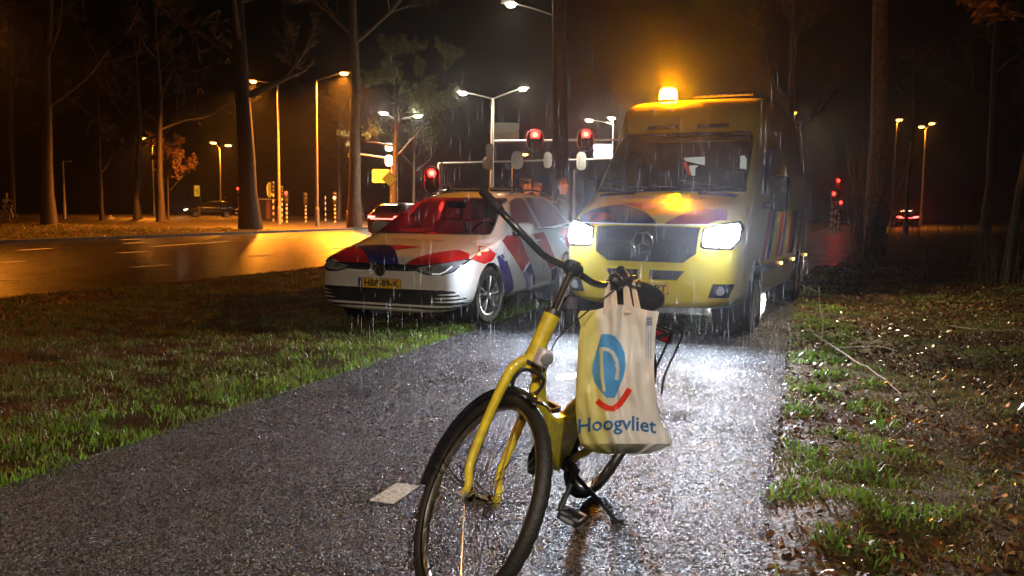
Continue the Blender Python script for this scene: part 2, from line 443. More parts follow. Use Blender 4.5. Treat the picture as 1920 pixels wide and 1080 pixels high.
# worn centre dashes on the cycle path and lane dashes on the road: painted markings lying on the asphalt
def mark(parent_name, quads, m, dz):
    V = []; F = []
    for q in quads:
        k = 8; n = len(V)
        (a, b, c, d) = q                                   # a,b one end; d,c other end
        for i in range(k + 1):
            t = i / k
            for s in (0, .5, 1):
                x = (a[0] + (d[0] - a[0]) * t) * (1 - s) + (b[0] + (c[0] - b[0]) * t) * s
                y = (a[1] + (d[1] - a[1]) * t) * (1 - s) + (b[1] + (c[1] - b[1]) * t) * s
                if parent_name.startswith('path'):
                    u, v = xy2uv(x, y); tt_ = (v - PL) / (PR - PL); zz = .008 * (1 - (2 * tt_ - 1) ** 2)
                else: zz = 0
                V.append((x, y, gz(y) + dz + zz))
        for i in range(k):
            for s in range(2): F.append((n + i * 3 + s, n + i * 3 + s + 1, n + i * 3 + s + 4, n + i * 3 + s + 3))
    return tag(np_mesh(parent_name, np.array(V), np.array(F), m), kind='structure')
dash = []
for k in range(-2, 9):
    u = 3.02 + k * 2.84; b = path_bend(u)
    dash.append([uv2xy(u, -1.685 + b), uv2xy(u, -1.57 + b), uv2xy(u + .25, -1.57 + b), uv2xy(u + .25, -1.685 + b)])
mark('path_markings', dash, M['paint'], .004)
rq = []
for a, b in (((0, 526), (36, 524)), ((248, 502), (318, 497)), ((462, 482), (508, 478)), ((0, 494), (44, 490)), ((34, 470), (96, 466)), ((224, 475), (276, 472)), ((232, 457), (270, 455)), ((285, 463), (430, 453)), ((470, 451), (560, 445)), ((620, 467), (680, 463)), ((228, 450), (268, 448.5))):
    A, B = ground_at(*a), ground_at(*b); d = (B - A); nrm = Vector((-d.y, d.x, 0)).normalized() * .14
    rq.append([(A - nrm)[:2], (A + nrm)[:2], (B + nrm)[:2], (B - nrm)[:2]])
mark('road_markings', rq, M['lane'], .008)

# ------------------------------------------------------------------ grass, leaves, litter
rs = np.random.RandomState(5)
def grit(n):
    """the coarse wet stones that stand proud of the old asphalt: little tilted pyramids"""
    t = rs.rand(n) ** 1.75; u = .9 + 9.6 * t; v = PL + .02 + (PR - PL - .04) * rs.rand(n)
    x = u * DU[0] + v * DV[0]; y = u * DU[1] + v * DV[1]; tt_ = (v - PL) / (PR - PL)
    z = .008 * (1 - (2 * tt_ - 1) ** 2) + .0005
    s = (.0016 + .0022 * rs.rand(n)) * (.75 + .11 * y); h = s * (.5 + .7 * rs.rand(n)); a = rs.rand(n) * 6.28
    V = np.zeros((n, 4, 3))
    for k in range(3):
        b = a + k * 2.094 + .5 * rs.rand(n); r_ = s * (.7 + .6 * rs.rand(n)); V[:, k] = np.stack([x + np.cos(b) * r_, y + np.sin(b) * r_, z], 1)
    V[:, 3] = np.stack([x + s * .5 * rs.randn(n), y + s * .5 * rs.randn(n), z + h], 1)
    i = np.arange(n) * 4; F_ = np.stack([np.stack([i, i + 1, i + 3], 1), np.stack([i + 1, i + 2, i + 3], 1), np.stack([i + 2, i, i + 3], 1)], 1).reshape(-1, 3)
    ms = [mat('dark_wet_stone', (.02, .02, .022), .16, vary=.3), mat('grey_wet_stone', (.06, .06, .064), .2, vary=.3), mat('pale_wet_stone', (.24, .235, .245), .25, vary=.2)]
    o = np_mesh('grit', V.reshape(-1, 3), F_, ms, midx=np.repeat(rs.choice([0, 0, 0, 1, 1, 2], n), 3)); tag(o, 'coarse wet stones showing in the surface of the cycle path', 'grit', kind='stuff')
grit(260000)
def blades(name, X, Y, Z, H, W, mats, midx, lean=.5):
    n = len(X); a = rs.rand(n) * 2 * np.pi; l = rs.rand(n) * lean + .1; la = rs.rand(n) * 2 * np.pi
    wx, wy = np.cos(a) * W / 2, np.sin(a) * W / 2
    V = np.zeros((n, 5, 3)); 
    V[:, 0] = np.stack([X - wx, Y - wy, Z - .01], 1); V[:, 1] = np.stack([X + wx, Y + wy, Z - .01], 1)
    mx, my = X + np.cos(la) * H * l * .35, Y + np.sin(la) * H * l * .35
    V[:, 2] = np.stack([mx + wx * .7, my + wy * .7, Z + H * .6], 1); V[:, 3] = np.stack([mx - wx * .7, my - wy * .7, Z + H * .6], 1)
    V[:, 4] = np.stack([X + np.cos(la) * H * l, Y + np.sin(la) * H * l, Z + H * (1 - .35 * l)], 1)
    i = np.arange(n) * 5
    F = np.stack([np.stack([i, i + 1, i + 2], 1), np.stack([i, i + 2, i + 3], 1), np.stack([i + 3, i + 2, i + 4], 1)], 1).reshape(-1, 3)
    return np_mesh(name, V.reshape(-1, 3), F, mats, midx=np.repeat(midx, 3))
def leaf_mat(name, c, rough=.45, tr=.3):
    m, N, L, b = new_mat(name)
    b.inputs['Base Color'].default_value = (*c, 1); b.inputs['Roughness'].default_value = rough
    t = N.new('ShaderNodeBsdfTranslucent'); t.inputs['Color'].default_value = (*[min(1, k * 1.5) for k in c], 1)
    mx = N.new('ShaderNodeMixShader'); mx.inputs[0].default_value = tr
    tc = N.new('ShaderNodeTexCoord'); no = N.new('ShaderNodeTexNoise'); no.inputs['Scale'].default_value = 3; L.new(tc.outputs['Object'], no.inputs['Vector'])
    cr = N.new('ShaderNodeValToRGB'); cr.color_ramp.elements[0].color = (*[k * .55 for k in c], 1); cr.color_ramp.elements[1].color = (*[k * 1.3 for k in c], 1)
    cr.color_ramp.elements[0].position = .35; cr.color_ramp.elements[1].position = .65
    L.new(no.outputs['Fac'], cr.inputs['Fac']); L.new(cr.outputs['Color'], b.inputs['Base Color'])
    L.new(b.outputs[0], mx.inputs[1]); L.new(t.outputs[0], mx.inputs[2]); L.new(mx.outputs[0], N['Material Output'].inputs['Surface'])
    return m
GM = [leaf_mat('green_grass_blade', (.13, .21, .03)), leaf_mat('olive_grass_blade', (.14, .15, .03)), leaf_mat('straw_grass_blade', (.24, .19, .08)), leaf_mat('bright_grass_blade', (.18, .36, .03)), leaf_mat('dead_brown_grass_blade', (.16, .09, .035))]
def scatter(n, u0, u1, v0, v1, power=1.6):
    """more samples near the camera"""
    t = rs.rand(n) ** power; u = u0 + (u1 - u0) * t; v = v0 + (v1 - v0) * rs.rand(n)
    x = u * DU[0] + v * DV[0]; y = u * DU[1] + v * DV[1]
    return u, v, x, y
def fnoise(x, y, s, z=0): return np.array([mnoise.noise((a * s, b * s, z)) for a, b in zip(x, y)])
# left verge
u, v, x, y = scatter(330000, 1.0, 24, -11.2, -3.18, 1.9)
rd = np.array([rdist(a, b) for a, b in zip(x, y)])
n1 = fnoise(x, y, 1.1); n2 = fnoise(x, y, 4.5, 3)
edge = PL - v
keep = (rd > .05) & (n2 + n1 * .6 + rs.rand(len(x)) * .8 > .12) 
x, y, v, n1, n2, edge, rd = [k[keep] for k in (x, y, v, n1, n2, edge, rd)]
Z = np.array([ground_z(a, b) for a, b in zip(x, y)])
H = (.014 + .034 * rs.rand(len(x)) ** 2.2) * (1 + 1.6 * np.clip(n2 + .05, 0, 1)) * (1 + .35 * np.exp(-((edge - .35) / .4) ** 2))
mi = np.where(rs.rand(len(x)) < .25 + .5 * np.clip(n1 * 2, -.4, .6), 1, 0); mi = np.where(rs.rand(len(x)) < .30, 2, mi); mi = np.where((edge > .9) & (n1 * 1.2 + n2 * .8 + rs.rand(len(x)) * .5 < .22), 4, mi); mi = np.where((edge < 1.1) & (rs.rand(len(x)) < .55 * np.exp(-edge / .6)), 3, mi)
o = blades('grass', x, y, Z, H, .0048 + .0006 * y, GM, mi, 1.7)
tag(o, 'short wet tufty grass on the left verge between cycle path and road', 'grass', kind='stuff')
# rough grass on the bank beyond the road
n_ = 90000; t = rs.rand(n_) * 1.6 - .9; q = .25 + 16 * rs.rand(n_) ** 1.3
x = rf0.x + (rf1.x - rf0.x) * t; y = rf0.y + (rf1.y - rf0.y) * t; dd_ = (rf1 - rf0).normalized(); x = x - dd_.y * q; y = y + dd_.x * q
k = (y > 8); x, y = x[k], y[k]; Z = np.array([ground_z(a, b) for a, b in zip(x, y)]); n2 = fnoise(x, y, .6, 3)
k = n2 + rs.rand(len(x)) > .35; x, y, Z, n2 = x[k], y[k], Z[k], n2[k]
o = blades('grass', x, y, Z, (.05 + .10 * rs.rand(len(x))) * (1 + n2), .025 + .02 * rs.rand(len(x)), GM, rs.choice([0, 1, 2, 4, 4], len(x)), 1.2)
tag(o, 'rough dark grass on the bank beyond the main road', 'grass', kind='stuff')
# right verge: a rough mossy strip with clumps
u, v, x, y = scatter(420000, .6, 22, -.25, 7.0, 2.1)
n1 = fnoise(x, y, .9, 8); n2 = fnoise(x, y, 3.2, 5); ed = v - PR - np.array([path_bend(a) for a in u])
p = np.where(ed < .75, .58 + n2 * 1.8 + n1, .72 + 1.2 * n1 + n2 * 1.2)
keep = (p > rs.rand(len(x))) & (ed > -.13 + .16 * rs.rand(len(x)) ** .5 - .12 * np.clip(n2, -.3, .5))
x, y, v, n1, n2, ed = [k[keep] for k in (x, y, v, n1, n2, ed)]
Z = np.array([ground_z(a, b) for a, b in zip(x, y)])
clump = np.clip(n2 * 2 + .15, 0, 1) * np.exp(-((ed - .28) / .33) ** 2)
H = (.010 + .024 * rs.rand(len(x)) ** 2.5) * (1 + 3.2 * clump)
mi = np.where(rs.rand(len(x)) < .7, 1, 0); mi = np.where(rs.rand(len(x)) < .25, 2, mi); mi = np.where((n1 * 1.5 + rs.rand(len(x)) < .55) & (ed > .5), 4, mi); mi = np.where((clump > .2) & (rs.rand(len(x)) < .7), 3, mi)
o = blades('grass', x, y, Z, H, .0055 + .0008 * y, GM, mi, 2.0)
tag(o, 'patchy wet grass and moss on the muddy right verge', 'grass', kind='stuff')
# fallen leaves
def leaves(name, x, y, s, label, mats):
    n = len(x); a = rs.rand(n) * 2 * np.pi; ti = rs.randn(n) * .45; tj = rs.randn(n) * .45
    Z = np.array([ground_z(p, q) for p, q in zip(x, y)]) + .012 + rs.rand(n) * .02
    ex = np.stack([np.cos(a), np.sin(a), ti], 1) * s[:, None]; ey = np.stack([-np.sin(a), np.cos(a), tj], 1) * s[:, None] * .6
    c = np.stack([x, y, Z], 1); up = np.array([0, 0, 1.]) * (s * .35)[:, None]
    V = np.stack([c - ex, c - ey - up * .2 + ex * .1, c + ex, c + ey + up], 1).reshape(-1, 3)
    i = np.arange(n) * 4; F = np.stack([np.stack([i, i + 1, i + 2], 1), np.stack([i, i + 2, i + 3], 1)], 1).reshape(-1, 3)
    o = np_mesh(name, V, F, mats, midx=np.repeat(rs.randint(0, len(mats), n), 2)); tag(o, label, 'fallen leaves', kind='stuff')
LM = [leaf_mat('brown_leaf', (.13, .06, .02), .28, .1), leaf_mat('dark_leaf', (.035, .022, .014), .22, .05), leaf_mat('tan_leaf', (.30, .19, .08), .25, .15), leaf_mat('orange_leaf', (.35, .10, .012), .35, .2), leaf_mat('rust_leaf', (.16, .055, .015), .25, .1)]
u, v, x, y = scatter(120000, .6, 24, -.30, 8.0, 1.8)
n1 = fnoise(x, y, .9, 8); ed = v - PR - np.array([path_bend(a) for a in u])
k = (ed > -.22 * rs.rand(len(x)) ** 2.5 - .03) & (rs.rand(len(x)) > .25 + n1 * 1.3); x, y = x[k], y[k]
leaves('fallen_leaves', x, y, .006 + .016 * rs.rand(len(x)) ** 2.2 + .0008 * y, 'wet brown leaf litter strewn over the right verge', [LM[0], LM[1], LM[1], LM[0], LM[2], LM[4]])
u, v, x, y = scatter(70, 1.2, 10, .1, 5.0, 1.5)
leaves('fallen_leaves', x, y, .014 + .010 * rs.rand(len(x)), 'bright orange fallen leaves dotted over the right verge', [LM[3], LM[3], LM[2]])
u, v, x, y = scatter(2600, 1.2, 22, -10, -3.3, 1.5)
k = np.array([rdist(a, b) > .1 for a, b in zip(x, y)]); x, y = x[k], y[k]
leaves('fallen_leaves', x, y, .006 + .014 * rs.rand(len(x)) ** 2, 'small brown leaves caught in the left verge grass', [LM[0], LM[2], LM[1]])
for (px, py), lab in (((98, 672), 'pale crumpled leaf standing up in the left verge grass'),):
    p = ground_at(px, py); m_ = MB(); m_.add([(p.x - .05, p.y, .03), (p.x + .04, p.y + .02, .02), (p.x + .03, p.y, .06), (p.x - .01, p.y + .01, .11), (p.x - .04, p.y, .06)], [(0, 1, 2, 3, 4)])
    tag(m_.build('fallen_leaf', LM[2], fix=False), lab, 'leaf')
# fallen branches and twigs
def branch(name, pts, r, label, m='bark2', fork=3):
    mb = MB(); q = catmull(pts, 5)
    q = [p + Vector((random.uniform(-1, 1), random.uniform(-1, 1), random.uniform(-.5, 1))) * r * .9 for p in q]
    mb.tube(q, [r * (1 - .75 * i / len(q)) for i in range(len(q))], 6)
    for k in range(fork):
        i = random.randrange(len(q) // 4, len(q) - 2); d = (q[i + 1] - q[i]).normalized(); s = random.choice((-1, 1))
        e = Vector((-d.y * s, d.x * s, .25)).normalized(); l = (q[-1] - q[0]).length * random.uniform(.15, .35)
        mb.tube(catmull([q[i], q[i] + (e + d) * l * .5, q[i] + (e * .6 + d * 1.1) * l], 3), [r * .5, r * .45, r * .4, r * .35, r * .3, r * .2, r * .1][:7], 5)
    tag(mb.build(name, M[m]), label, 'branch')
def gp(px, py, dz=.05):
    p = ground_at(px, py); p.z = ground_z(p.x, p.y) + dz; return p
M['dead_twig'] = mat('pale_dead_wood', (.26, .21, .16), .6, vary=.3, scale=30)  # pale colour of the dead wood itself
branch('fallen_branch', [gp(1525, 648, .10), gp(1580, 685, .09), (gp(1635, 712, .07)), gp(1690, 748, .04)], .011, 'long pale fallen branch lying beside the path on the right verge', 'dead_twig', 2)
branch('fallen_branch', [gp(1538, 660, .02), gp(1542, 630, .12), gp(1535, 605, .2), gp(1534, 580, .3)], .006, 'thin forked twig sticking up by the ambulance rear wheel', 'dead_twig', 3)
branch('fallen_branch', [gp(1660, 838, .03), gp(1690, 820, .06), gp(1715, 800, .05)], .004, 'short pale twig in the middle of the right verge', 'dead_twig', 1)
branch('fallen_branch', [gp(1780, 625, .05), gp(1830, 640, .08), gp(1900, 650, .06)], .007, 'pale stick lying far right among the leaves', 'dead_twig', 1)
branch('fallen_branch', [gp(1410, 655, .03), gp(1450, 648, .04), gp(1500, 672, .03)], .005, 'thin twig at the right edge of the path before the ambulance', 'dead_twig', 3)
# ================================================================== trees
def limb(mb, p, d, L, r, depth, spread=.6, up=.15, seg=5, tips=None, n=6):
    pts = [p.copy()]; q = p.copy(); dd = d.copy()
    for i in range(seg):
        dd = (dd + Vector((random.gauss(0, .13), random.gauss(0, .13), random.gauss(0, .08) + up * .3))).normalized()
        q = q + dd * L / seg; pts.append(q.copy())
    mb.tube(pts, [max(.004, r * (1 - .6 * i / seg)) for i in range(seg + 1)], n)
    if tips is not None and depth <= 1: tips.append((pts[-1], dd.copy(), L)); tips.append((pts[len(pts) // 2], dd.copy(), L))
    if depth > 0:
        for k in range(random.choice((2, 3, 3))):
            i = random.randint(2, seg); a = Vector((random.gauss(0, 1), random.gauss(0, 1), random.gauss(0, .5) + up)).normalized()
            limb(mb, pts[i], (dd + a * spread * 1.4).normalized(), L * random.uniform(.5, .75), r * (1 - .6 * i / seg) * .62, depth - 1, spread, up, seg, tips, max(4, n - 1))
def tree(foot, H, r, label, cat='tree', lean=(0, 0), clear=.35, depth=3, m='bark', crown=None, dens=8, group=None, seed=0, limbs=7, tw=.9, name='bare_tree', spread=.6):
    random.seed(seed * 7 + 3)
    t = empty(name, foot, 0, label, cat, group)
    mb = MB(); tips = []
    pts = [Vector((0, 0, -.3))]; k = 9; wob = Vector((0, 0, 0))
    for i in range(1, k + 1):
        f = i / k; wob += Vector((random.gauss(0, r * .22), random.gauss(0, r * .22), 0))
        pts.append(Vector((lean[0] * f ** 1.3, lean[1] * f, H * f)) + wob)
    mb.tube(pts, [r * 1.35] + [r * (1 - .65 * (i / k)) for i in range(1, k + 1)], 12)
    for j in range(limbs):
        f = clear + (1 - clear) * (j + random.random()) / limbs; x = f * k; i = min(k - 1, int(x)); p = pts[i].lerp(pts[i + 1], x - i)
        a = j * 2.4 + random.random(); d = Vector((math.cos(a), math.sin(a), random.uniform(.25, .9))).normalized()
        limb(mb, p, d, H * random.uniform(.2, .36) * (1.15 - .5 * f), r * (1 - .65 * f) * .55, depth - 1, spread, .15, 5, tips)
    mb.build('trunk', M[m], t)
    cm = MB()
    for (p, d, L) in tips:
        for _ in range(dens):
            a = Vector((random.gauss(0, 1), random.gauss(0, 1), random.gauss(0, .7))).normalized(); q = p + (d * .7 + a) * L * random.uniform(.15, .5) * tw
            s = (.012 if crown is None else .006) + r * .01
            if crown is None: cm.tube([p, p.lerp(q, .5) + a * .06 * L, q], [s, s * .7, s * .25], 3, cap=False)
            else:
                for _k in range(5):
                    c = p.lerp(q, random.random()) + Vector((random.gauss(0, .12), random.gauss(0, .12), random.gauss(0, .12))) * L
                    e1 = Vector((random.gauss(0, 1), random.gauss(0, 1), random.gauss(0, 1))).normalized() * random.uniform(.05, .13); e2 = e1.orthogonal().normalized() * e1.length * .6
                    cm.add([c - e1, c + e2, c + e1, c - e2], [(0, 1, 2, 3)])
    if cm.v: cm.build('crown', M[crown or 'twig'], t, smooth=False, fix=False)
    return t
def ptree(px, D, H, r, label, **k):
    p, _ = base(px, 400, D); return tree(p, H, r, label, **k)
GRP = 'bare trees along the road'
M['oleaf'] = leaf_mat('orange_lit_leaf', (.30, .17, .07), .6, .3); M['gleaf'] = leaf_mat('yellow_green_leaf', (.17, .19, .06), .6, .35)
ptree(92, 44, 15, .34, 'tall dark bare tree at the far left beyond the road', seed=1, group=GRP, lean=(.8, 0))
ptree(192, 58, 9, .16, 'thin small bare tree behind the pale bollard', seed=2, group=GRP)
ptree(258, 62, 13, .26, 'dim bare tree just left of the lone orange street lamp', seed=3, group=GRP)
ptree(301, 56, 14, .26, 'bare tree in front of the small orange-leaved tree', seed=4, group=GRP)
ptree(470, 43, 17, .50, 'big dark leaning tree with stubbed branches at the road edge', seed=5, group=GRP, lean=(-.3, 0), clear=.38, depth=4, limbs=8)
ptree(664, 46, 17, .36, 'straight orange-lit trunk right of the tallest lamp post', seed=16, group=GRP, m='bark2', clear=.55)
ptree(739, 57, 11, .24, 'dark trunk with yellow-green lit twigs between the two white lamps', seed=7, group=GRP, crown='gleaf', clear=.4, limbs=9, dens=5, spread=.5, depth=4)
ptree(775, 66, 9, .15, 'low leafy tree behind the red signal left of the police car', seed=8, group=GRP, crown='gleaf', dens=6)
ptree(635, 70, 10, .2, 'dim spreading tree behind the striped posts', seed=9, group=GRP, dens=9)
ptree(1052, 25, 17, .27, 'dark trunk that cuts across the traffic signal gantry', seed=10, group=GRP, clear=.6, m='bark')
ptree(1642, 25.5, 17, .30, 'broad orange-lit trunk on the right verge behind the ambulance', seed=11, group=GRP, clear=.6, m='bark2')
ptree(1475, 40, 14, .25, 'dim bare tree behind the ambulance roof', seed=12, group=GRP, clear=.35)
ptree(1700, 46, 10, .12, 'slender tree between the two right lamp posts', seed=13, group=GRP)
ptree(1850, 34, 12, .2, 'dark bare tree over the brambles at the right edge', seed=14, group=GRP)
ptree(20, 60, 14, .25, 'dim bare tree at the far left edge of the picture', seed=15, group=GRP)
ptree(315, 60, 5.2, .09, 'small orange-lit leafy tree beyond the road', seed=6, crown='oleaf', clear=.4, limbs=9, dens=8, group=GRP, name='leafy_tree', spread=.5)
ptree(1890, 15, 6.5, .09, 'thin tree reaching a row of lit orange twigs in from the right edge', seed=21, group=GRP, crown='oleaf', clear=.65, limbs=8, dens=4, lean=(.9, 0))

# shrub with many upright stems, brambles
def stems(name, c, n, H, sp, label, cat, m='bark2', r=.012, seed=0, base_r=.12):
    random.seed(seed); mb = MB()
    for k in range(n):
        a = random.random() * 6.28; s = random.random() ** .6
        b = Vector((math.cos(a) * base_r * s, math.sin(a) * base_r * s, -.1)); h = H * random.uniform(.5, 1)
        t = Vector((math.cos(a) * sp * s, math.sin(a) * sp * s, h)); mid = b.lerp(t, .5) + Vector((random.gauss(0, .05), random.gauss(0, .05), .08)) * H
        q = catmull([b, b.lerp(mid, .5) * 1 , mid, t], 3); q = [p + Vector((random.gauss(0, .008), random.gauss(0, .008), 0)) * H for p in q]
        mb.tube(q, [r * (1 - .8 * i / len(q)) for i in range(len(q))], 4, cap=False)
        for _ in range(4):
            i = random.randrange(3, len(q) - 1); d = (q[i + 1] - q[i]).normalized() + Vector((random.gauss(0, .5), random.gauss(0, .5), random.gauss(0, .3)))
            mb.tube([q[i], q[i] + d * h * .1, q[i] + d * h * .17 + Vector((0, 0, .03))], [r * .35, r * .25, r * .1], 3, cap=False)
    o = mb.build(name, M[m], None, fix=False); o.location = c
    return tag(o, label, cat, 'shrubs on the right verge')
def P2(px, D): 
    p, _ = base(px, 400, D); p.z = ground_z(p.x, p.y); return p
stems('shrub', P2(1626, 23.5), 20, 4.0, 1.3, 'bare multi-stemmed shrub fanning up in front of the broad right trunk', 'shrub', seed=3, r=.028, base_r=.25)
for i, (px, D, H, lab) in enumerate(((1750, 22, 1.4, 'low bramble clump right of the multi-stemmed shrub'), (1800, 17, 1.3, 'pale-stemmed bramble clump in the middle of the right thicket'), (1845, 18, 1.7, 'taller bramble clump left of the last one at the edge'), (1890, 15, 1.3, 'bramble clump at the very right edge'), (1910, 22, 2.2, 'tall dim bramble behind the edge clump'), (1700, 27, 1.2, 'dim scrub below the red tail light on the right'))):
    stems('bramble', P2(px, D), 42, H, 1.1, lab, 'bramble', seed=20 + i, r=.008, base_r=.7, m='twig')

# ================================================================== street lamps
def lamp_light(parent, loc, col, power, rad=.09, spot=None):
    l = bpy.data.lights.new('lamp_glow', 'SPOT' if spot else 'POINT'); l.energy = power * LAMP_K; l.color = col; l.shadow_soft_size = rad
    if spot: l.spot_size = R(spot); l.spot_blend = .6
    if spot: l.use_custom_distance = False
    o = bpy.data.objects.new('lamp_glow', l); link(o, parent); o.location = loc; return o
SOD = (1.0, .27, .015); LEDC = (1.0, .93, .72)
def street_lamp(px, ytop, D, heads, label, kind='sodium', power=900, group='street lamps lining the roads', r=.08, off=False, size=.5):
    foot, h = base(px, ytop, D)
    t = empty('street_lamp', foot, 0, label, 'street lamp', group)
    mb = MB(); mb.tube([(0, 0, -.2), (0, 0, 1.1), (0, 0, 1.12), (0, 0, h)], [r * 1.5, r * 1.5, r * 1.05, r * .62], 12); mb.build('pole', M['steel'], t)
    for (hx, hy) in heads:
        q = at(hx, hy, D) - foot; top = Vector((0, 0, h - .05)); sgn = 1 if q.x > 0 else -1
        mb = MB(); mb.tube(catmull([top, top.lerp(q, .45) + Vector((0, 0, .12 * abs(q.x) * .3)), q + Vector((0, 0, .06))], 5), r * .35, 8)
        mb.build('arm', M['steel'], t)
        if off is True: hm = MB(); hm.box(q + Vector((sgn * .1, 0, .06)), (size, .22, .1), taper=.75); hm.build('lamp_head', M['steel'], t, bevel=.02); continue
        hm = MB(); hm.box(q + Vector((sgn * .1, 0, .08)), (size * 1.2, .26, .1), taper=.7); hd = hm.build('lamp_head', M['steel'], t, bevel=.02)
        lm = MB(); lm.lathe([(0, -.10), (size * .30, -.08), (size * .42, .0), (size * .38, .04)], q + Vector((0, 0, 0)), n=16)
        lm.build('lamp_bulb', M['sodium' if kind == 'sodium' else 'led'], hd)
        lamp_light(t, q + Vector((0, -.02, -.16)), SOD if kind == 'sodium' else LEDC, power * STREET_K, .09, 158)
        lamp_light(t, q + Vector((0, -.3 if kind == 'sodium' else -.9, -.02)), SOD if kind == 'sodium' else LEDC, min(power, 3000) * (.05 if kind == 'sodium' else .35), .06)
street_lamp(593, 150, 50, [(645, 138)], 'tallest orange street lamp, its arm reaching right over the road', power=30000, size=.6)
street_lamp(521, 158, 54, [(475, 153)], 'orange street lamp whose arm reaches left past the big leaning tree', power=14000, size=.5)
street_lamp(412, 276, 84, [(400, 268), (428, 273)], 'double-headed orange street lamp left of the big leaning tree', power=3000, size=.75)
street_lamp(286, 262, 72, [(273, 260)], 'lone orange street lamp between the dim left trees', power=5000, size=.7, r=.05)
street_lamp(118, 302, 60, [(126, 304)], 'unlit lamp post beside the tall dark left tree', off=True)
street_lamp(924, 184, 45, [(868, 175), (980, 167)], 'white two-armed street lamp carrying the direction signs', kind='led', power=1500, size=.5, r=.11)
street_lamp(744, 224, 60, [(720, 213), (783, 218)], 'white two-armed street lamp behind the yellow diamond sign', kind='led', power=2200, size=.65)
street_lamp(1150, 232, 62, [(1105, 226), (1147, 222)], 'white two-armed street lamp above the bright sign by the ambulance', kind='led', power=1300, size=.6)
street_lamp(1048, 30, 28.5, [(958, 8)], 'high white street lamp at the top of the picture, its post behind the dark trunk', kind='led', power=250, size=.42)
street_lamp(1681, 232, 70, [(1686, 225)], 'slim orange street lamp right of the broad trunk', power=900, size=.6)
street_lamp(1736, 240, 76, [(1728, 238), (1747, 232)], 'orange street lamp with two heads at far right', power=900, size=.6)
street_lamp(1487, 209, 60, [(1488, 212)], 'small yellow-white lamp seen beside the ambulance roof', power=400, size=.45, r=.03)
street_lamp(960, 295, 75, [(983, 290)], 'short orange street lamp under the gantry between the signals', power=700, size=.8, r=.09)
# added lamps out of view, standing in for light from unseen sources
def fill_lamp(loc, h, arm, label, power, kind='sodium', col=None):
    t = empty('street_lamp', loc, 0, label, 'street lamp', 'street lamps lining the roads')
    mb = MB(); mb.tube([(0, 0, -.2), (0, 0, 1.1), (0, 0, 1.12), (0, 0, h)], [.12, .12, .085, .05], 12); mb.build('pole', M['steel'], t)
    mb = MB(); mb.tube(catmull([(0, 0, h - .05), (arm * .5, 0, h + .15), (arm, 0, h + .12)], 5), .03, 8); mb.build('arm', M['steel'], t)
    mb = MB(); mb.box((arm, 0, h + .12), (.6, .26, .1), taper=.7); hd = mb.build('lamp_head', M['steel'], t, bevel=.02)
    mb = MB(); mb.lathe([(0, -.08), (.12, -.05), (.16, .05)], (arm, 0, h), n=16); mb.build('lamp_bulb', M['sodium'], hd)
    lamp_light(t, (arm, 0, h - .2), col or ((1.0, .68, .38) if kind == 'sodium' else LEDC), power * NEAR_K, .12, 165)
fill_lamp((-3.6, -3.6, 0), 6.2, 1.2, 'added unseen street lamp behind the photographer on the left, for warm fill light', 1500, col=(1.0, .50, .16))
fill_lamp((2.2, -2.8, 0), 5.2, -1.0, 'added unseen street lamp behind the photographer on the right, for white fill light', 2300, kind='led', col=(1.0, .94, .84))

p_, _ = base(-170, 300, 27); fill_lamp(p_, 8, 1.2, 'added unseen street lamp beyond the left edge of view, for orange light on the road', 7000, col=SOD)

# ================================================================== traffic signals, gantries and signs
def oval(w, h, n=20):
    r = w / 2; k = h / 2 - r; P = []
    for i in range(n):
        a = math.pi * i / (n - 1); P.append((r * math.cos(a), k + r * math.sin(a)))
    for i in range(n):
        a = math.pi + math.pi * i / (n - 1); P.append((r * math.cos(a), -k + r * math.sin(a)))
    return P
def signal(px, py, D, wpx, hpx, label, lit='red', group='red traffic signals', power=60, back=False, edge=True, rot=0):
    s = D / FPX; c = at(px, py, D)
    t = empty('traffic_signal', c, rot, label, 'traffic signal', group)
    w, h = wpx * s, hpx * s
    mb = MB(); mb.prism(oval(w, h), 'y', 0, .04); mb.build('backplate', M['gloss' if not back else 'border'], t)
    if edge and not back:
        o = [Vector((x, -.012, z)) for x, z in oval(w * .97, h * .97)]; mb = MB(); mb.tube(o, w * .028, 6, closed=True); mb.build('white_border', M['border'], t)
    mb = MB(); mb.box((0, -.03 if not back else .05, 0), (w * .5, .16, h * .72)); mb.build('housing', M['black' if not back else 'border'], t, bevel=.02)
    for k in (-1, 0, 1):
        z = -k * h * .23; red = (k == -1 and lit == 'red' and not back) or (k == 0 and lit == 'amber') or (k == 1 and lit == 'green')
        rr = w * (.27 if red else .2)
        if back: continue
        mb = MB(); mb.lathe([(0, -.135), (rr * .6, -.13), (rr, -.115), (rr, -.10)], (0, 0, z), 'y', 16)
        ln = mb.build('lens', M['redlit'] if red else M['offsig'], t)
        if red:
            mb = MB(); mb.lathe([(0, -.15), (rr * .5, -.142), (rr * .55, -.136)], (0, 0, z), 'y', 14); mb.build('bright_core', M['redcore'], ln)
        mb = MB(); P = [(rr * 1.1 * math.cos(a), rr * 1.1 * math.sin(a)) for a in [math.pi * i / 8 for i in range(9)]]
        vs = [(x, -.11, z + zz) for x, zz in P] + [(x, -.11 - rr * 1.2, z + zz) for x, zz in P]
        mb.add(vs, [(i, i + 1, i + 10, i + 9) for i in range(8)]); mb.build('visor', M['black'], t, fix=False)
    if lit == 'red' and not back: lamp_light(t, (0, -.26, h * .23), (1.0, .03, .015), power * 2.2, .1)
    return t
signal(1003, 263, 44.6, 33, 41, 'oval red signal hanging left of the dark trunk', power=110)
signal(1098, 262, 44.6, 31, 41, 'oval red signal hanging right of the dark trunk, next to the ambulance', power=150)
signal(810, 337, 30, 29, 51, 'large oval red signal above the police car bonnet', power=110)
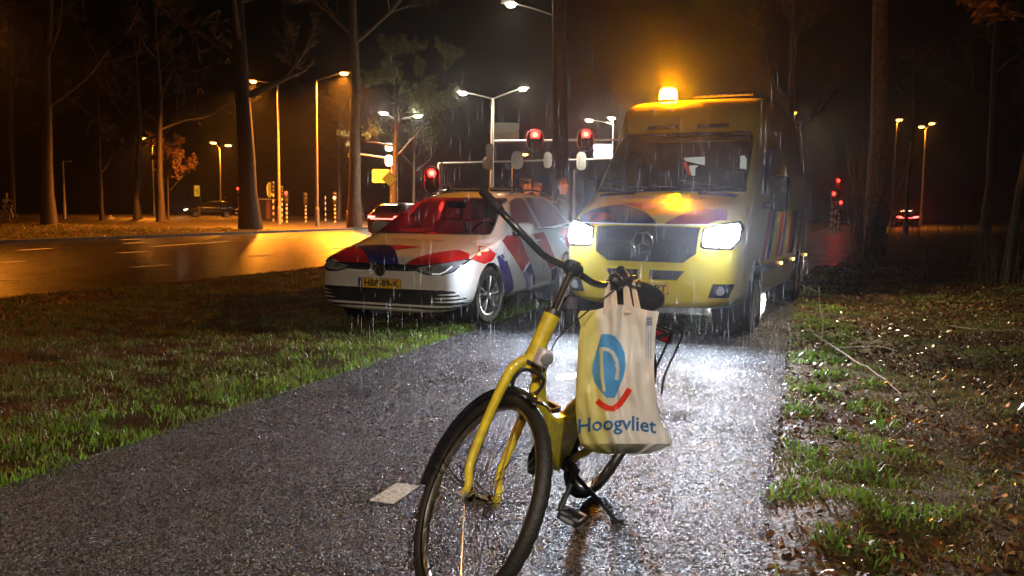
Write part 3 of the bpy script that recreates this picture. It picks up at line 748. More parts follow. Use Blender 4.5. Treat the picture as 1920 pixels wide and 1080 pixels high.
signal(970, 300, 64, 22, 34, 'dim signal head seen from behind under the left gantry', back=True, group='signal heads seen from behind')
signal(1027, 300, 64, 15, 30, 'pale signal head seen from behind beside the dark trunk', back=True, group='signal heads seen from behind')
signal(1090, 302, 64, 18, 34, 'rounded pale signal head under the right red signal', back=True, group='signal heads seen from behind')
signal(912, 305, 45, 15, 24, 'small signal head low on the left of the white lamp mast', back=True, group='signal heads seen from behind')
def gantry(px, D, ybeam0, x1, ybeam1, label, r=.09, own=True, ytop=None):
    foot, h = base(px, ytop or ybeam0, D); t = empty('signal_gantry', foot, 0, label, 'gantry', 'signal gantries')
    if own: mb = MB(); mb.tube([(0, 0, -.2), (0, 0, h)], [r * 1.3, r], 12); mb.build('pole', M['steel'], t)
    mb = MB(); mb.tube([at(px, ybeam0, D) - foot, at(x1, ybeam1, D) - foot], [r * .9, r * .6], 10); mb.build('beam', M['steel'], t)
    return t
gantry(927, 45.2, 265, 1190, 262, 'near gantry beam carrying the two red signals', own=False)
gantry(822, 64.6, 306, 1160, 297, 'far gantry beam behind the near one, low over the police car')
gantry(735, 58, 298, 660, 287, 'left gantry beam reaching out behind the orange trunk')
def post(px, ytop, D, label, r=.05, m='steel', name='post', cat='post', group=None):
    foot, h = base(px, ytop, D); mb = MB(); mb.tube([(0, 0, -.2), (0, 0, h * .5), (0, 0, h)], [r, r, r * .9], 10); mb.lathe([(r * .9, h), (r * .5, h + .04), (0, h + .05)], n=10)
    o = mb.build(name, M[m], None); o.location = foot; return tag(o, label, cat, group)
post(828, 306, 30.2, 'grey post carrying the large oval red signal', .045)
post(1078, 320, 40, 'orange-lit post between the police car and the ambulance', .075)
def board(px, py, D, wpx, hpx, label, m='signwhite', rows=1, cat='sign', group='direction signs', rad=.25, sup=None):
    s = D / FPX; c = at(px, py, D); t = empty('road_sign', c, 0, label, cat, group)
    hh = hpx * s / rows; w = wpx * s
    for k in range(rows):
        z = (rows / 2 - k - .5) * hh; r = hh * rad; P = []
        for cx, cz, a0 in ((w / 2 - r, hh * .47 - r, 0), (-w / 2 + r, hh * .47 - r, 90), (-w / 2 + r, -hh * .47 + r, 180), (w / 2 - r, -hh * .47 + r, 270)):
            for q in range(5): a = R(a0 + q * 22.5); P.append((cx + r * math.cos(a), z + cz + r * math.sin(a)))
        mb = MB(); mb.prism(P, 'y', 0, .05); mb.build('panel', M[m], t)
    mb = MB(); mb.box((0, .1, 0), (w * 1.02, .06, .06)); mb.build('bracket', M['steel'], t)
    return t
board(950, 246, 44.5, 46, 32, 'two stacked pale direction panels on the white lamp mast', rows=2)
board(918, 294, 44.5, 14, 50, 'two small pale boxes stacked on the left of the white lamp mast', rows=2)
board(1131, 283, 44.4, 36, 26, 'brightly lit white direction sign hanging beside the ambulance windscreen', 'signlit', rows=2)
board(714, 330, 57, 33, 26, 'two grey direction panels left of the yellow diamond sign', rows=2)
board(729, 276, 57.6, 14, 16, 'small bright sign box on the left gantry', 'signlit', group='lit boxes on the left gantry')
board(729, 301, 57.6, 14, 22, 'tall bright sign box below the small one on the left gantry', 'signlit', group='lit boxes on the left gantry')
board(361, 360, 74, 8, 34, 'narrow upright board left of the orange oval sign', 'signwhite')
board(369, 358, 73, 11, 22, 'orange-lit oval sign beyond the road', 'ysign', rad=.49)
board(505, 356, 62, 9, 30, 'narrow orange-lit board beside the leaning tree', 'ysign')
# priority road sign: yellow diamond on a post
foot, h = base(731, 326, 38)
t = empty('priority_sign', foot, 0, 'yellow diamond priority sign on a post behind the red tail lights', 'sign')
mb = MB(); mb.tube([(0, 0, -.2), (0, 0, h - .1)], .035, 8); mb.build('post', M['steel'], t)
c = at(731, 336, 38) - foot; q = .36
mb = MB(); mb.prism([(c.x, c.z + q), (c.x + q, c.z), (c.x, c.z - q), (c.x - q, c.z)], 'y', -.05, -.03); mb.build('border', M['signwhite'], t)
q = .31; mb = MB(); mb.prism([(c.x, c.z + q), (c.x + q, c.z), (c.x, c.z - q), (c.x - q, c.z)], 'y', -.06, -.051); mb.build('face', M['ysign'], t)
# striped signal posts
def striped(px, ytop, D, label, lit=None, head=True, r=.075, power=8, heads=1, seen=True):
    foot, h = base(px, ytop, D); t = empty('signal_post', foot, 0, label, 'signal post', 'black and white striped signal posts')
    hh = .85 if head else 0; n = 9; ph = h - hh; sb, sw = MB(), MB()
    for k in range(n): sb = MB(); sb.tube([(0, 0, ph * k / n), (0, 0, ph * (k + 1) / n)], r, 10); sb.build('black_band' if k % 2 else 'white_band', M['black' if k % 2 else 'signwhite'], t)
    if head:
        mb = MB(); mb.box((0, -.05, h - .42), (.26, .22, .84)); mb.build('signal_head', M['black'], t, bevel=.03)
        for k in range(3):
            on = (k == 0 and lit == 'red') or (k == 1 and lit == 'amber')
            mb = MB(); mb.lathe([(0, -.19), (.07, -.185), (.1, -.165), (.1, -.15)], (0, 0, h - .16 - .26 * k), 'y', 12)
            mb.build('lens', M['redlit'] if on and lit == 'red' else (M['marker'] if on else M['offsig']), t)
            if on: lamp_light(t, (0, -.3, h - .16 - .26 * k), (1, .04, .02) if lit == 'red' else (1, .5, .1), power, .06)
    return t
striped(528, 348, 60, 'striped post with a dark head right of the leaning tree')
striped(537, 358, 58, 'striped post with a red light beside the second lamp post', 'red', power=14)
striped(573, 362, 60, 'striped post with an unlit head left of the tallest lamp', None)
striped(610, 368, 64, 'dim slim post right of the tallest lamp', None, head=False, r=.05)
striped(628, 360, 60, 'striped post with an orange light left of the orange trunk', 'amber')
striped(512, 340, 60, 'tall striped post nearest the leaning tree', None)
striped(447, 350, 70, 'striped post with a pink-red light left of the leaning tree', 'red', r=.05, power=10)
striped(374, 368, 72, 'striped post under the orange oval sign', None)
striped(652, 395, 58, 'short red-banded post by the orange trunk', None, head=False)
striped(1570, 334, 52, 'tallest of the red-lit signal posts right of the ambulance', 'red', power=110)
striped(1562, 358, 50, 'middle red-lit signal post, in front of the tallest right of the ambulance', 'red', power=60)
striped(1575, 375, 54, 'shortest of the red-lit signal posts right of the ambulance', 'red', power=20)
# bollard, low railing, hut
foot, h = base(207, 404, 62); mb = MB(); mb.lathe([(.3, -.1), (.3, .08), (.17, .12), (.14, h - .1), (.1, h), (0, h + .02)], n=14); o = mb.build('bollard', M['signwhite'], None); o.location = foot; tag(o, 'small pale bollard standing beyond the road on the left', 'bollard')
foot, h = base(385, 392, 78); foot2, _ = base(455, 392, 78); t = empty('railing', foot, 0, 'low metal railing beyond the double-headed lamp', 'railing'); d = foot2 - foot
for k in range(5): mb = MB(); mb.tube([d * k / 4, d * k / 4 + Vector((0, 0, h))], .04, 6); mb.build('rail_post', M['steel'], t)
mb = MB(); mb.tube([Vector((0, 0, h)), d + Vector((0, 0, h))], .035, 6); mb.tube([Vector((0, 0, h * .5)), d + Vector((0, 0, h * .5))], .025, 6); mb.build('rail', M['steel'], t)
foot, h = base(492, 372, 70); t = empty('brick_hut', foot, 0, 'low brick hut behind the leaning tree', 'hut')
mb = MB(); mb.box((0, 0, h * .45), (1.7, 1.6, h * .9 + .2)); mb.build('wall', M['brick'], t, bevel=.01); mb = MB(); mb.box((0, 0, h * .95), (2.0, 1.9, .12)); mb.build('roof', M['steel'], t, bevel=.02)
mb = MB(); mb.box((.2, -.82, .9), (.7, .06, 1.8)); mb.build('door', M['black'], t, bevel=.01)
foot, h = base(318, 395, 90)
# ================================================================== bodywork tools
def loft_mesh(name, stations):
    """stations: (y, [(x,z) half profile from underside centre to top centre]); mirrored, closed at both ends"""
    mb = MB(); rings = []
    for y, P in stations:
        full = [(x, z) for x, z in P] + [(-x, z) for x, z in P[-2:0:-1]]
        rings.append(len(mb.v)); mb.v += [(x, y, z) for x, z in full]; n = len(full)
    for a, b in zip(rings[:-1], rings[1:]):
        for k in range(n): l = (k + 1) % n; mb.f.append((a + k, b + k, b + l, a + l)); mb.m.append(0)
    h = n // 2
    for r0, rev in ((rings[0], False), (rings[-1], True)):
        for k in range(h):                             # cap of quads between mirrored sides
            a, b, c, d = r0 + k, r0 + k + 1, r0 + (n - k - 1) % n, r0 + (n - k) % n
            q = []
            for i in (a, b, c, d):
                if i not in q: q.append(i)
            if len(q) > 2: mb.f.append(tuple(q if not rev else q[::-1])); mb.m.append(0)
    return mb
def tmp_obj(mb, name='tmp'):
    me = mb.mesh(name); bm = bmesh.new(); bm.from_mesh(me); bmesh.ops.recalc_face_normals(bm, faces=bm.faces); bm.to_mesh(me); bm.free()
    o = bpy.data.objects.new(name, me); C.objects.link(o); return o
def make_body(stations, cutters, sub=2, crease=None):
    o = tmp_obj(loft_mesh('b', stations)); s = o.modifiers.new('s', 'SUBSURF'); s.levels = sub; s.render_levels = sub
    solid = evaluated(o, 'solid'); bvh = BVHTree.FromPolygons([v.co.copy() for v in solid.vertices], [tuple(p.vertices) for p in solid.polygons])
    me = evaluated(o, 'body'); drop(o)
    for ci, c in enumerate(cutters):
        good = None
        for k in range(8):                              # an exact cut can fail on touching faces: nudge the cutter and try again
            o = bpy.data.objects.new('b', me); C.objects.link(o); co = tmp_obj(c, 'cut')
            co.location = (0, .0017 * k, .0013 * k)
            m = o.modifiers.new('c', 'BOOLEAN'); m.operation = 'DIFFERENCE'; m.object = co
            m.solver = 'EXACT' if k < 6 else 'FAST'; m.use_hole_tolerant = (k % 2 == 1)
            r = evaluated(o, 'body'); drop(o); drop(co)
            if len(r.polygons) > .6 * len(me.polygons): good = r; break
        if good is None: print('CUT FAILED', ci)
        else:
            if k: print('cut', ci, 'try', k)
            me = good
    print('BODY', len(me.polygons)); return me, bvh
def shrink_loft(stations, d, y0, y1, zmin):
    out = []
    for y, P in stations:
        if y0 <= y <= y1: out.append((y, [(max(0, x - d), max(zmin, z - d)) if x > 0 else (0, max(zmin, z - d)) for x, z in P]))
    return out
def patch(name, poly, axis, bvh, m, parent, off=.004, step=.05, sgn=1, thick=0, build=True, polys=None):
    """flat outline draped over the bodywork. axis F: (x,z) from the front, B from behind, S: (y,z) from side sgn, T: (x,y) from above"""
    bm = bmesh.new()
    for P in (polys or [poly]):
        vs = [bm.verts.new((p[0], p[1], 0)) for p in P]; f = bm.faces.new(vs)
    bmesh.ops.triangulate(bm, faces=bm.faces[:], ngon_method='EAR_CLIP')
    xs = [v.co.x for v in bm.verts]; ys = [v.co.y for v in bm.verts]
    for lo, hi, nrm, k in ((min(xs), max(xs), (1, 0, 0), 0), (min(ys), max(ys), (0, 1, 0), 1)):
        p = math.ceil(lo / step) * step
        while p < hi:
            co = (p, 0, 0) if k == 0 else (0, p, 0)
            bmesh.ops.bisect_plane(bm, geom=bm.verts[:] + bm.edges[:] + bm.faces[:], plane_co=co, plane_no=nrm, dist=1e-5); p += step
    V = []; ok = {}; bm.verts.ensure_lookup_table()
    for i, v in enumerate(bm.verts):
        a, b = v.co.x, v.co.y
        if axis == 'F': o_, d = Vector((a, -3, b)), Vector((0, 1, 0))
        elif axis == 'B': o_, d = Vector((a, 12, b)), Vector((0, -1, 0))
        elif axis == 'S': o_, d = Vector((4 * sgn, a, b)), Vector((-sgn, 0, 0))
        else: o_, d = Vector((a, b, 6)), Vector((0, 0, -1))
        hit, nr, _, _ = bvh.ray_cast(o_, d)
        if hit is None: ok[i] = None; continue
        if nr.dot(d) > 0: nr = -nr
        ok[i] = len(V); V.append(hit + nr * off)
    Fs = []
    for f in bm.faces:
        q = [ok[v.index] for v in f.verts]
        if None not in q: Fs.append(tuple(q))
    bm.free()
    if not build: return V, Fs
    me = bpy.data.meshes.new(name); me.from_pydata(V, [], Fs)
    bm = bmesh.new(); bm.from_mesh(me); bmesh.ops.remove_doubles(bm, verts=bm.verts[:], dist=1e-5)
    d0 = {'F': Vector((0, -1, 0)), 'B': Vector((0, 1, 0)), 'S': Vector((sgn, 0, 0)), 'T': Vector((0, 0, 1))}[axis]
    for f in bm.faces:
        f.normal_update()
        if f.normal.dot(d0) < 0: f.normal_flip()
    bm.to_mesh(me); bm.free()
    o = mesh_obj(name, me, m, parent, True, angle=60)
    if thick: s = o.modifiers.new('t', 'SOLIDIFY'); s.thickness = thick; s.offset = -1
    return o
def patch_each(name, polys, axis, bvh, m, parent, off=.004, step=.05, sgn=1):
    for P in polys: patch(name, P, axis, bvh, m, parent, off, step, sgn)
def stroke_poly(pts, w):
    """outline of a thick 2-D line"""
    L_, Rr = [], []
    for i, p in enumerate(pts):
        a = Vector(pts[max(0, i - 1)]); b = Vector(pts[min(len(pts) - 1, i + 1)]); d = (b - a).normalized(); n = Vector((-d.y, d.x)) * w / 2
        L_.append((p[0] + n.x, p[1] + n.y)); Rr.append((p[0] - n.x, p[1] - n.y))
    return L_ + Rr[::-1]
def text_obj(txt, size, width=None, extrude=.001, bold=0, res=2):
    """flat lettering as a mesh in the XY plane, centred; returns verts and faces"""
    cu = bpy.data.curves.new('t', 'FONT'); cu.body = txt; cu.size = size; cu.align_x = 'CENTER'; cu.align_y = 'CENTER'; cu.offset = bold; cu.resolution_u = res; cu.fill_mode = 'FRONT' if False else cu.fill_mode
    o = bpy.data.objects.new('t', cu); C.objects.link(o); me = evaluated(o, 't'); drop(o)
    V = [v.co.copy() for v in me.vertices]; Fs = [tuple(p.vertices) for p in me.polygons]
    if width:
        w = max(v.x for v in V) - min(v.x for v in V); k = width / w
        for v in V: v.x *= k
    return V, Fs
def plate(parent, c, txt, w=.52, h=.11, rot=0, name='number_plate', back=False, tilt=0):
    mb = MB(); mb.box((0, 0, 0), (w, .012, h)); p = mb.build(name, M['plate'], parent, bevel=.003); p.location = c; p.rotation_euler = (tilt, 0, rot)
    mb = MB(); mb.box((-w / 2 + .024, -.0075, 0), (.042, .003, h * .96)); mb.build('country_band', M['euro'], p)
    mb = MB()
    for (x, z, a, b) in ((0, h / 2 - .003, w * .98, .004), (0, -h / 2 + .003, w * .98, .004), (w / 2 - .004, 0, .004, h * .9)): mb.box((x, -.0072, z), (a, .002, b))
    mb.build('rim', M['ink'], p)
    V, Fs = text_obj(txt, .085, w * .80, bold=.002); mb = MB(); mb.add([(v.x + .022, -.0085, v.y * 1.1) for v in V], Fs); mb.build('lettering', M['ink'], p, smooth=False, fix=False)
    return p
def wheel(parent, c, r, w, rim_r, m_rim='alloy', spokes=5, sgn=1, steer=0, twin=True):
    t = MB(); h = w / 2
    t.lathe([(rim_r, -h * .85), (rim_r + .01, -h), (r - .02, -h), (r - .004, -h * .8), (r, -h * .5), (r, h * .5), (r - .004, h * .8), (r - .02, h), (rim_r + .01, h), (rim_r, h * .85)], (0, 0, 0), 'x', 40, closed=True)
    wh = t.build('wheel', M['rubber'], parent); wh.location = c; wh.rotation_euler = (0, 0, steer)
    k = MB(); k.lathe([(rim_r + .002, -h * .9), (rim_r - .015, -h * .8), (rim_r - .02, h * .7), (rim_r - .012, h * .9), (rim_r + .004, h * .92)], (0, 0, 0), 'x', 40, cap=False)
    k.lathe([(0, sgn * h * .15), (rim_r - .02, sgn * h * .1)], n=32, axis='x') if False else None
    f = sgn * h * .78
    for i in range(spokes):
        a = 2 * math.pi * i / spokes + .3
        for da in ((-.13, .13) if twin else (0,)):
            d0, d1 = a + da * .6, a + da * 1.6
            p0 = Vector((f + sgn * .0, math.cos(d0) * .05, math.sin(d0) * .05)); p1 = Vector((f, math.cos(d1) * (rim_r - .012), math.sin(d1) * (rim_r - .012)))
            k.tube([p0, p0.lerp(p1, .5) + Vector((sgn * .006, 0, 0)), p1], [.017, .013, .016], 6)
    k.lathe([(.055, f - sgn * .03), (.055, f + sgn * .008), (.03, f + sgn * .016), (0, f + sgn * .016)], (0, 0, 0), 'x', 20)
    k.build('rim', M[m_rim], wh)
    d = MB(); d.lathe([(0, -sgn * h * .2), (rim_r - .03, -sgn * h * .2), (rim_r - .03, -sgn * h * .25), (0, -sgn * h * .25)], (0, 0, 0), 'x', 24); d.build('brake_disc', M['black'], wh)
    return wh
def cyl_cut(y, z, r, x0, x1, n=36):
    mb = MB(); mb.lathe([(r, x0), (r, x1)], (0, y, z), 'x', n); return mb

# ================================================================== police car
GT = 0.391
car = empty('police_car', (-1.384, 8.728, 0.0), -GT, 'white police hatchback with red and blue stripes parked half on the verge', 'police car')
car.rotation_euler = (R(1.1), 0, -GT); car.location.z = .005
def hp(zb, wb, wl, wm, zm, ws, zs, wr, zr, zc, zl=.34):
    """half profile: underside, sill, side, shoulder, upper side, roof edge, centre"""
    return [(0, zb), (wb, zb), (wl, zl), (wm, zm), (ws, zs), (ws - (ws - wr) * .08, zs + (zr - zs) * .12), (wr + (ws - wr) * .35, zs + (zr - zs) * .62), (wr, zr), (wr * .62, zr + (zc - zr) * .7), (0, zc)]
ST = [
 (0.000, hp(.22, .50, .55, .56, .44, .54, .56, .48, .58, .59, .32)),
 (0.045, hp(.19, .66, .72, .72, .46, .70, .62, .62, .66, .67, .32)),
 (0.13, hp(.18, .74, .81, .82, .50, .80, .67, .66, .73, .755, .32)),
 (0.30, hp(.17, .77, .86, .875, .52, .855, .72, .67, .79, .815, .33)),
 (0.60, hp(.16, .78, .875, .89, .54, .875, .79, .66, .85, .870, .33)),
 (0.95, hp(.16, .78, .875, .895, .56, .875, .86, .68, .905, .925, .33)),
 (1.10, hp(.16, .78, .875, .895, .57, .875, .90, .72, .945, .960, .33)),
 (1.35, hp(.16, .78, .875, .895, .58, .872, .925, .71, 1.09, 1.12, .33)),
 (1.70, hp(.16, .78, .875, .895, .58, .870, .935, .65, 1.29, 1.325, .33)),
 (2.02, hp(.16, .78, .875, .895, .59, .868, .945, .61, 1.405, 1.445, .33)),
 (2.40, hp(.16, .78, .875, .895, .59, .868, .955, .60, 1.445, 1.480, .33)),
 (2.90, hp(.16, .78, .875, .895, .60, .868, .965, .595, 1.45, 1.485, .33)),
 (3.40, hp(.16, .78, .875, .895, .61, .868, .98, .585, 1.425, 1.46, .33)),
 (3.78, hp(.17, .78, .870, .89, .62, .86, 1.0, .57, 1.385, 1.42, .34)),
 (3.98, hp(.18, .76, .855, .875, .63, .84, 1.01, .56, 1.24, 1.27, .35)),
 (4.16, hp(.20, .74, .82, .84, .62, .80, .96, .58, 1.03, 1.05, .36)),
 (4.25, hp(.24, .68, .76, .78, .60, .74, .88, .56, .93, .95, .38)),
 (4.284, hp(.30, .55, .62, .64, .58, .62, .78, .50, .82, .83, .42)),
]
cut = [cyl_cut(.87, .31, .365, .52, 1.2), cyl_cut(.87, .31, .365, -1.2, -.52), cyl_cut(3.50, .31, .36, .55, 1.2), cyl_cut(3.50, .31, .36, -1.2, -.55)]
def cavity(levels):
    """hollow for the cabin, open below so that it is no sealed bubble: (z, front y, back y, half width)"""
    mb = MB(); V = []
    for z, y0, y1, w_ in levels: V += [(-w_, y0, z), (w_, y0, z), (w_, y1, z), (-w_, y1, z)]
    n = len(levels); mb.add(V, [(0, 3, 2, 1), tuple(4 * (n - 1) + i for i in range(4))] + [(4 * k + i, 4 * k + (i + 1) % 4, 4 * k + 4 + (i + 1) % 4, 4 * k + 4 + i) for k in range(n - 1) for i in range(4)])
    return mb
cab = cavity([(-.3, 1.62, 3.05, .47), (.5, 1.52, 3.05, .48), (.56, 1.50, 3.88, .64), (.93, 1.27, 4.01, .70), (.99, 1.30, 3.99, .695), (1.27, 1.76, 3.78, .595), (1.365, 2.08, 3.52, .54), (1.398, 2.35, 3.3, .50)])
cut.append(cab)
ws = MB(); ws.prism([(-.735, .975), (.735, .975), (.70, 1.09), (.59, 1.355), (.55, 1.385), (-.55, 1.385), (-.59, 1.355), (-.70, 1.09)], 'y', .75, 2.05); cut.append(ws)
SW = [[(1.62, .985), (2.48, 1.0), (2.48, 1.385), (2.28, 1.385), (2.02, 1.335)], [(2.60, 1.0), (3.62, 1.03), (3.55, 1.27), (3.30, 1.375), (2.60, 1.39)]]
for P in SW: a = MB(); a.prism(P, 'x', -1.1, 1.1); cut.append(a)
rw_ = MB(); rw_.prism([(-.60, 1.05), (.60, 1.05), (.50, 1.33), (-.50, 1.33)], 'y', 3.72, 4.4); cut.append(rw_)
me, bv = make_body(ST, cut)
M['underseal'] = mat('matt_underbody', (.02, .02, .02), .8)
body = mesh_obj('body', me, [M['white']], car, True, angle=32)
# cabin: glass, seats, dashboard
patch('windscreen', [(-.75, .965), (.75, .965), (.715, 1.09), (.60, 1.36), (.56, 1.39), (-.56, 1.39), (-.60, 1.36), (-.715, 1.09)], 'F', bv, M['glass'], car, .003)
for P in SW:
    for s in (1, -1):
        patch('side_window', [((y - 2.5) * 1.02 + 2.5, (z - 1.18) * 1.04 + 1.18) for y, z in P], 'S', bv, M['dglass'], car, .002, sgn=s)
patch('rear_window', [(-.62, 1.04), (.62, 1.04), (.52, 1.34), (-.52, 1.34)], 'B', bv, M['rglass'], car, .003)
for s in (1, -1):
    patch('window_surround', [(1.56, .965), (3.68, 1.01), (3.70, 1.04), (3.60, 1.035), (1.60, .985)], 'S', bv, M['gloss'], car, .006, sgn=s)
    patch('door_gap', None, 'S', bv, M['ink'], car, .0035, .04, s, polys=[stroke_poly([(1.36, .93), (1.33, .6), (1.40, .27), (2.45, .25), (2.56, .5), (2.54, .98)], .008), stroke_poly([(2.55, .25), (3.2, .25), (3.22, .45)], .008)])
    patch('sill_trim', [(1.25, .17), (3.12, .17), (3.12, .24), (1.25, .24)], 'S', bv, M['black'], car, .006, sgn=s)
    for y in (2.30, 3.25): hb = MB(); hb.tube([(s * .885, y - .09, .86), (s * .91, y - .06, .862), (s * .91, y + .06, .865), (s * .885, y + .09, .865)], .012, 8); hb.build('door_handle', M['white'], car)
    mm = MB(); q = catmull([(s * .90, 1.60, .97), (s * .99, 1.575, .985), (s * 1.07, 1.60, 1.02)], 3); mm.lathe([(0, -.115), (.062, -.10), (.082, -.04), (.084, .05), (.06, .11), (0, .12)], (0, 0, 0), 'x', 16)
    mm.v = [(s * (.985) + x * 1.0, 1.62 + y * .75, 1.02 + z) for x, y, z in mm.v]
    mi_ = mm.build('door_mirror', M['white'], car); mb = MB(); mb.box((s * .90, 1.60, .955), (.16, .05, .03)); mb.build('mirror_foot', M['black'], mi_, bevel=.008)
    mb = MB(); mb.box((s * .985, 1.69, 1.02), (.17, .008, .11)); mb.build('mirror_glass', M['chrome'], mi_, bevel=.004)
    wheel(car, (s * .775, .87, .315), .318, .215, .222, sgn=s, steer=R(-6)); wheel(car, (s * .775, 3.50, .315), .318, .215, .222, sgn=s)
    # wheel housing
    for y in (.87, 3.50): mb = MB(); mb.lathe([(.355, s * .50), (.355, s * .86)], (0, y, .31), 'x', 30, cap=False); mb.lathe([(0, s * .50), (.36, s * .50), (.36, s * .505), (0, s * .505)], (0, y, .31), 'x', 24); mb.build('wheel_housing', M['underseal'], car)
for x in (-.37, .37):
    mb = MB(); mb.box((x, 2.35, .78), (.48, .14, .62), (R(-14), 0, 0)); mb.box((x, 2.05, .50), (.50, .52, .16)); st = mb.build('seat', M['seat'], car, bevel=.04)
    mb = MB(); mb.box((x, 2.47, 1.18), (.26, .09, .17), (R(-10), 0, 0)); mb.build('headrest', M['seat'], st, bevel=.03)
mb = MB(); mb.box((0, 3.25, .80), (1.25, .14, .60), (R(-12), 0, 0)); mb.box((0, 2.95, .52), (1.25, .5, .14)); mb.build('rear_bench', M['seat'], car, bevel=.04)
mb = MB(); mb.box((0, 2.5, .30), (1.2, 2.2, .05)); mb.build('floor_pan', M['underseal'], car)
mb = MB(); mb.prism([(1.25, .90), (1.55, .955), (1.72, .93), (1.75, .75), (1.4, .6), (1.25, .8)], 'x', -.66, .66); mb.build('dashboard', M['dark'], car, bevel=.02)
mb = MB(); mb.tube([Vector((.37 + .18 * math.cos(a), 1.82 + .07 * math.sin(a), .93 + .165 * math.sin(a))) for a in [2 * math.pi * i / 20 for i in range(20)]], .014, 6, closed=True); mb.build('steering_wheel', M['black'], car)
mb = MB(); mb.box((0, 1.83, 1.30), (.24, .03, .07)); mb.build('inside_mirror', M['black'], car, bevel=.01)
# nose: lamp band, headlamps, lower grille with slats, badge
band = [(-.80, .655), (-.60, .635), (-.3, .620), (0, .618), (.3, .620), (.60, .635), (.80, .655), (.80, .685), (.55, .668), (.3, .656), (0, .652), (-.3, .656), (-.55, .668), (-.80, .685)]
patch('grille_band', band, 'F', bv, M['gloss'], car, .005, .03)
mb = MB(); mb.tube([patch('q', [(x - .001, .640), (x + .001, .640), (x, .642)], 'F', bv, M['chrome'], None, .009, build=False)[0][0] for x in [-.5 + .05 * i for i in range(21)]], .004, 6); mb.build('chrome_strip', M['chrome'], car)
for s in (1, -1):
    hl = [(s * .40, .655), (s * .43, .618), (s * .55, .590), (s * .70, .590), (s * .79, .620), (s * .845, .70), (s * .862, .745), (s * .80, .725), (s * .62, .680)]
    h_ = patch('headlight', hl, 'F', bv, M['gloss'], car, .007, .025)
    patch('lens', [((x - s * .63) * .93 + s * .63, (z - .655) * .85 + .655) for x, z in hl], 'F', bv, M['lens'], h_, .010, .025)
    patch('light_strip', stroke_poly([(s * .60, .600), (s * .68, .602), (s * .73, .628), (s * .775, .675)], .014), 'F', bv, M['drl'] if s > 0 else M['chrome'], h_, .013, .02)
    mb = MB(); c0 = patch('q', [(s * .56 - .001, .635), (s * .56 + .001, .635), (s * .56, .637)], 'F', bv, M['chrome'], None, .006, build=False)[0][0]
    mb.lathe([(.030, -.006), (.034, 0), (.020, .004), (0, .006)], c0, 'y', 14); mb.build('projector', M['chrome'], h_)
grl = [(-.83, .235), (-.70, .225), (.70, .225), (.83, .235), (.86, .30), (.80, .42), (.70, .435), (.50, .405), (-.50, .405), (-.70, .435), (-.80, .42), (-.86, .30)]
patch('lower_grille', grl, 'F', bv, M['black'], car, .004, .03)
lip = [[(-.84, .262), (-.6, .255), (.6, .255), (.84, .262), (.845, .278), (.6, .270), (-.6, .270), (-.845, .278)], [(-.86, .212), (-.6, .200), (.6, .200), (.86, .212), (.86, .236), (.6, .222), (-.6, .222), (-.86, .236)]]
patch_each('bumper_trim', lip, 'F', bv, M['white'], car, .012, .04)
fin = []
for s in (1, -1):
    for k in range(3): z = .305 + k * .038; fin.append([(s * (.82 - .012 * k), z), (s * .845, z + .01), (s * .84, z + .024), (s * (.60 + .04 * k), z + .012), (s * (.57 + .04 * k), z + .004)][::s])
patch_each('bumper_trim', fin, 'F', bv, M['white'], car, .012, .03)
mb = MB(); bc = Vector((0, -.010, .628)); ring = [bc + Vector((.062 * math.cos(a), 0, .062 * math.sin(a))) for a in [2 * math.pi * i / 30 for i in range(30)]]
mb.tube(ring, .006, 8, closed=True)
for P in ([(-.030, .050), (0, .004), (.030, .050)], [(-.055, .020), (-.026, -.048), (0, -.006), (.026, -.048), (.055, .020)]): mb.tube([bc + Vector((x, -.002, z)) for x, z in P], .0055, 6)
bd = mb.build('badge', M['chrome'], car); mb = MB(); mb.lathe([(.06, .004), (.058, .0), (0, -.002)], bc, 'y', 24); mb.build('badge_plate', M['gloss'], bd)
plate(car, (0, -.020, .485), 'HBP-89-K')
lamp_light(car, (-.42, 1.95, 1.16), (1, .02, .01), 8, .04).name = 'cabin_fill'  # added red fill lights standing in for tail light on the wet windows
lamp_light(car, (-.55, 2.72, 1.20), (1, .02, .01), 8, .04).name = 'cabin_fill'
# livery
P_ = [(-.15, .04), (.22, .02), (.05, .24), (-.14, .48), (-.26, .56), (-.64, .54), (-.42, .32)]
lv = []
patch('blue_hood_stripe', P_, 'T', bv, M['blue'], car, .003, .04)
patch_each('red_hood_stripe', [[(-.82, .20), (-.55, .07), (-.15, .04), (-.42, .32), (-.64, .54), (-.84, .50)], [(-.02, .33), (.22, .50), (-.24, .56), (-.14, .48)], [(.22, .02), (.56, .06), (.80, .18), (.85, .38), (.80, .50), (.66, .52)]], 'T', bv, M['red'], car, .003, .04)
V, Fs = text_obj('POLITIE', .11, .62, bold=.004)
def drape(name, V, Fs, f, bvh, m, parent, off=.004, axis='T', sgn=1):
    VV = []
    for v in V:
        a, b = f(v)
        o_, d = {'T': (Vector((a, b, 6)), Vector((0, 0, -1))), 'F': (Vector((a, -3, b)), Vector((0, 1, 0))), 'S': (Vector((4 * sgn, a, b)), Vector((-sgn, 0, 0)))}[axis]
        hit, nr, _, _ = bvh.ray_cast(o_, d)
        if hit is None: hit, nr = Vector((a, b, 0)), Vector((0, 0, 1))
        if nr.dot(d) > 0: nr = -nr
        VV.append(hit + nr * off)
    me = bpy.data.meshes.new(name); me.from_pydata(VV, [], Fs); return mesh_obj(name, me, m, parent, False)
M['silverprint'] = mat('grey_print', (.30, .27, .24), .4)
drape('hood_lettering', V, Fs, lambda v: (v.x, .82 + v.y * .8), bv, M['silverprint'], car)
s = 1
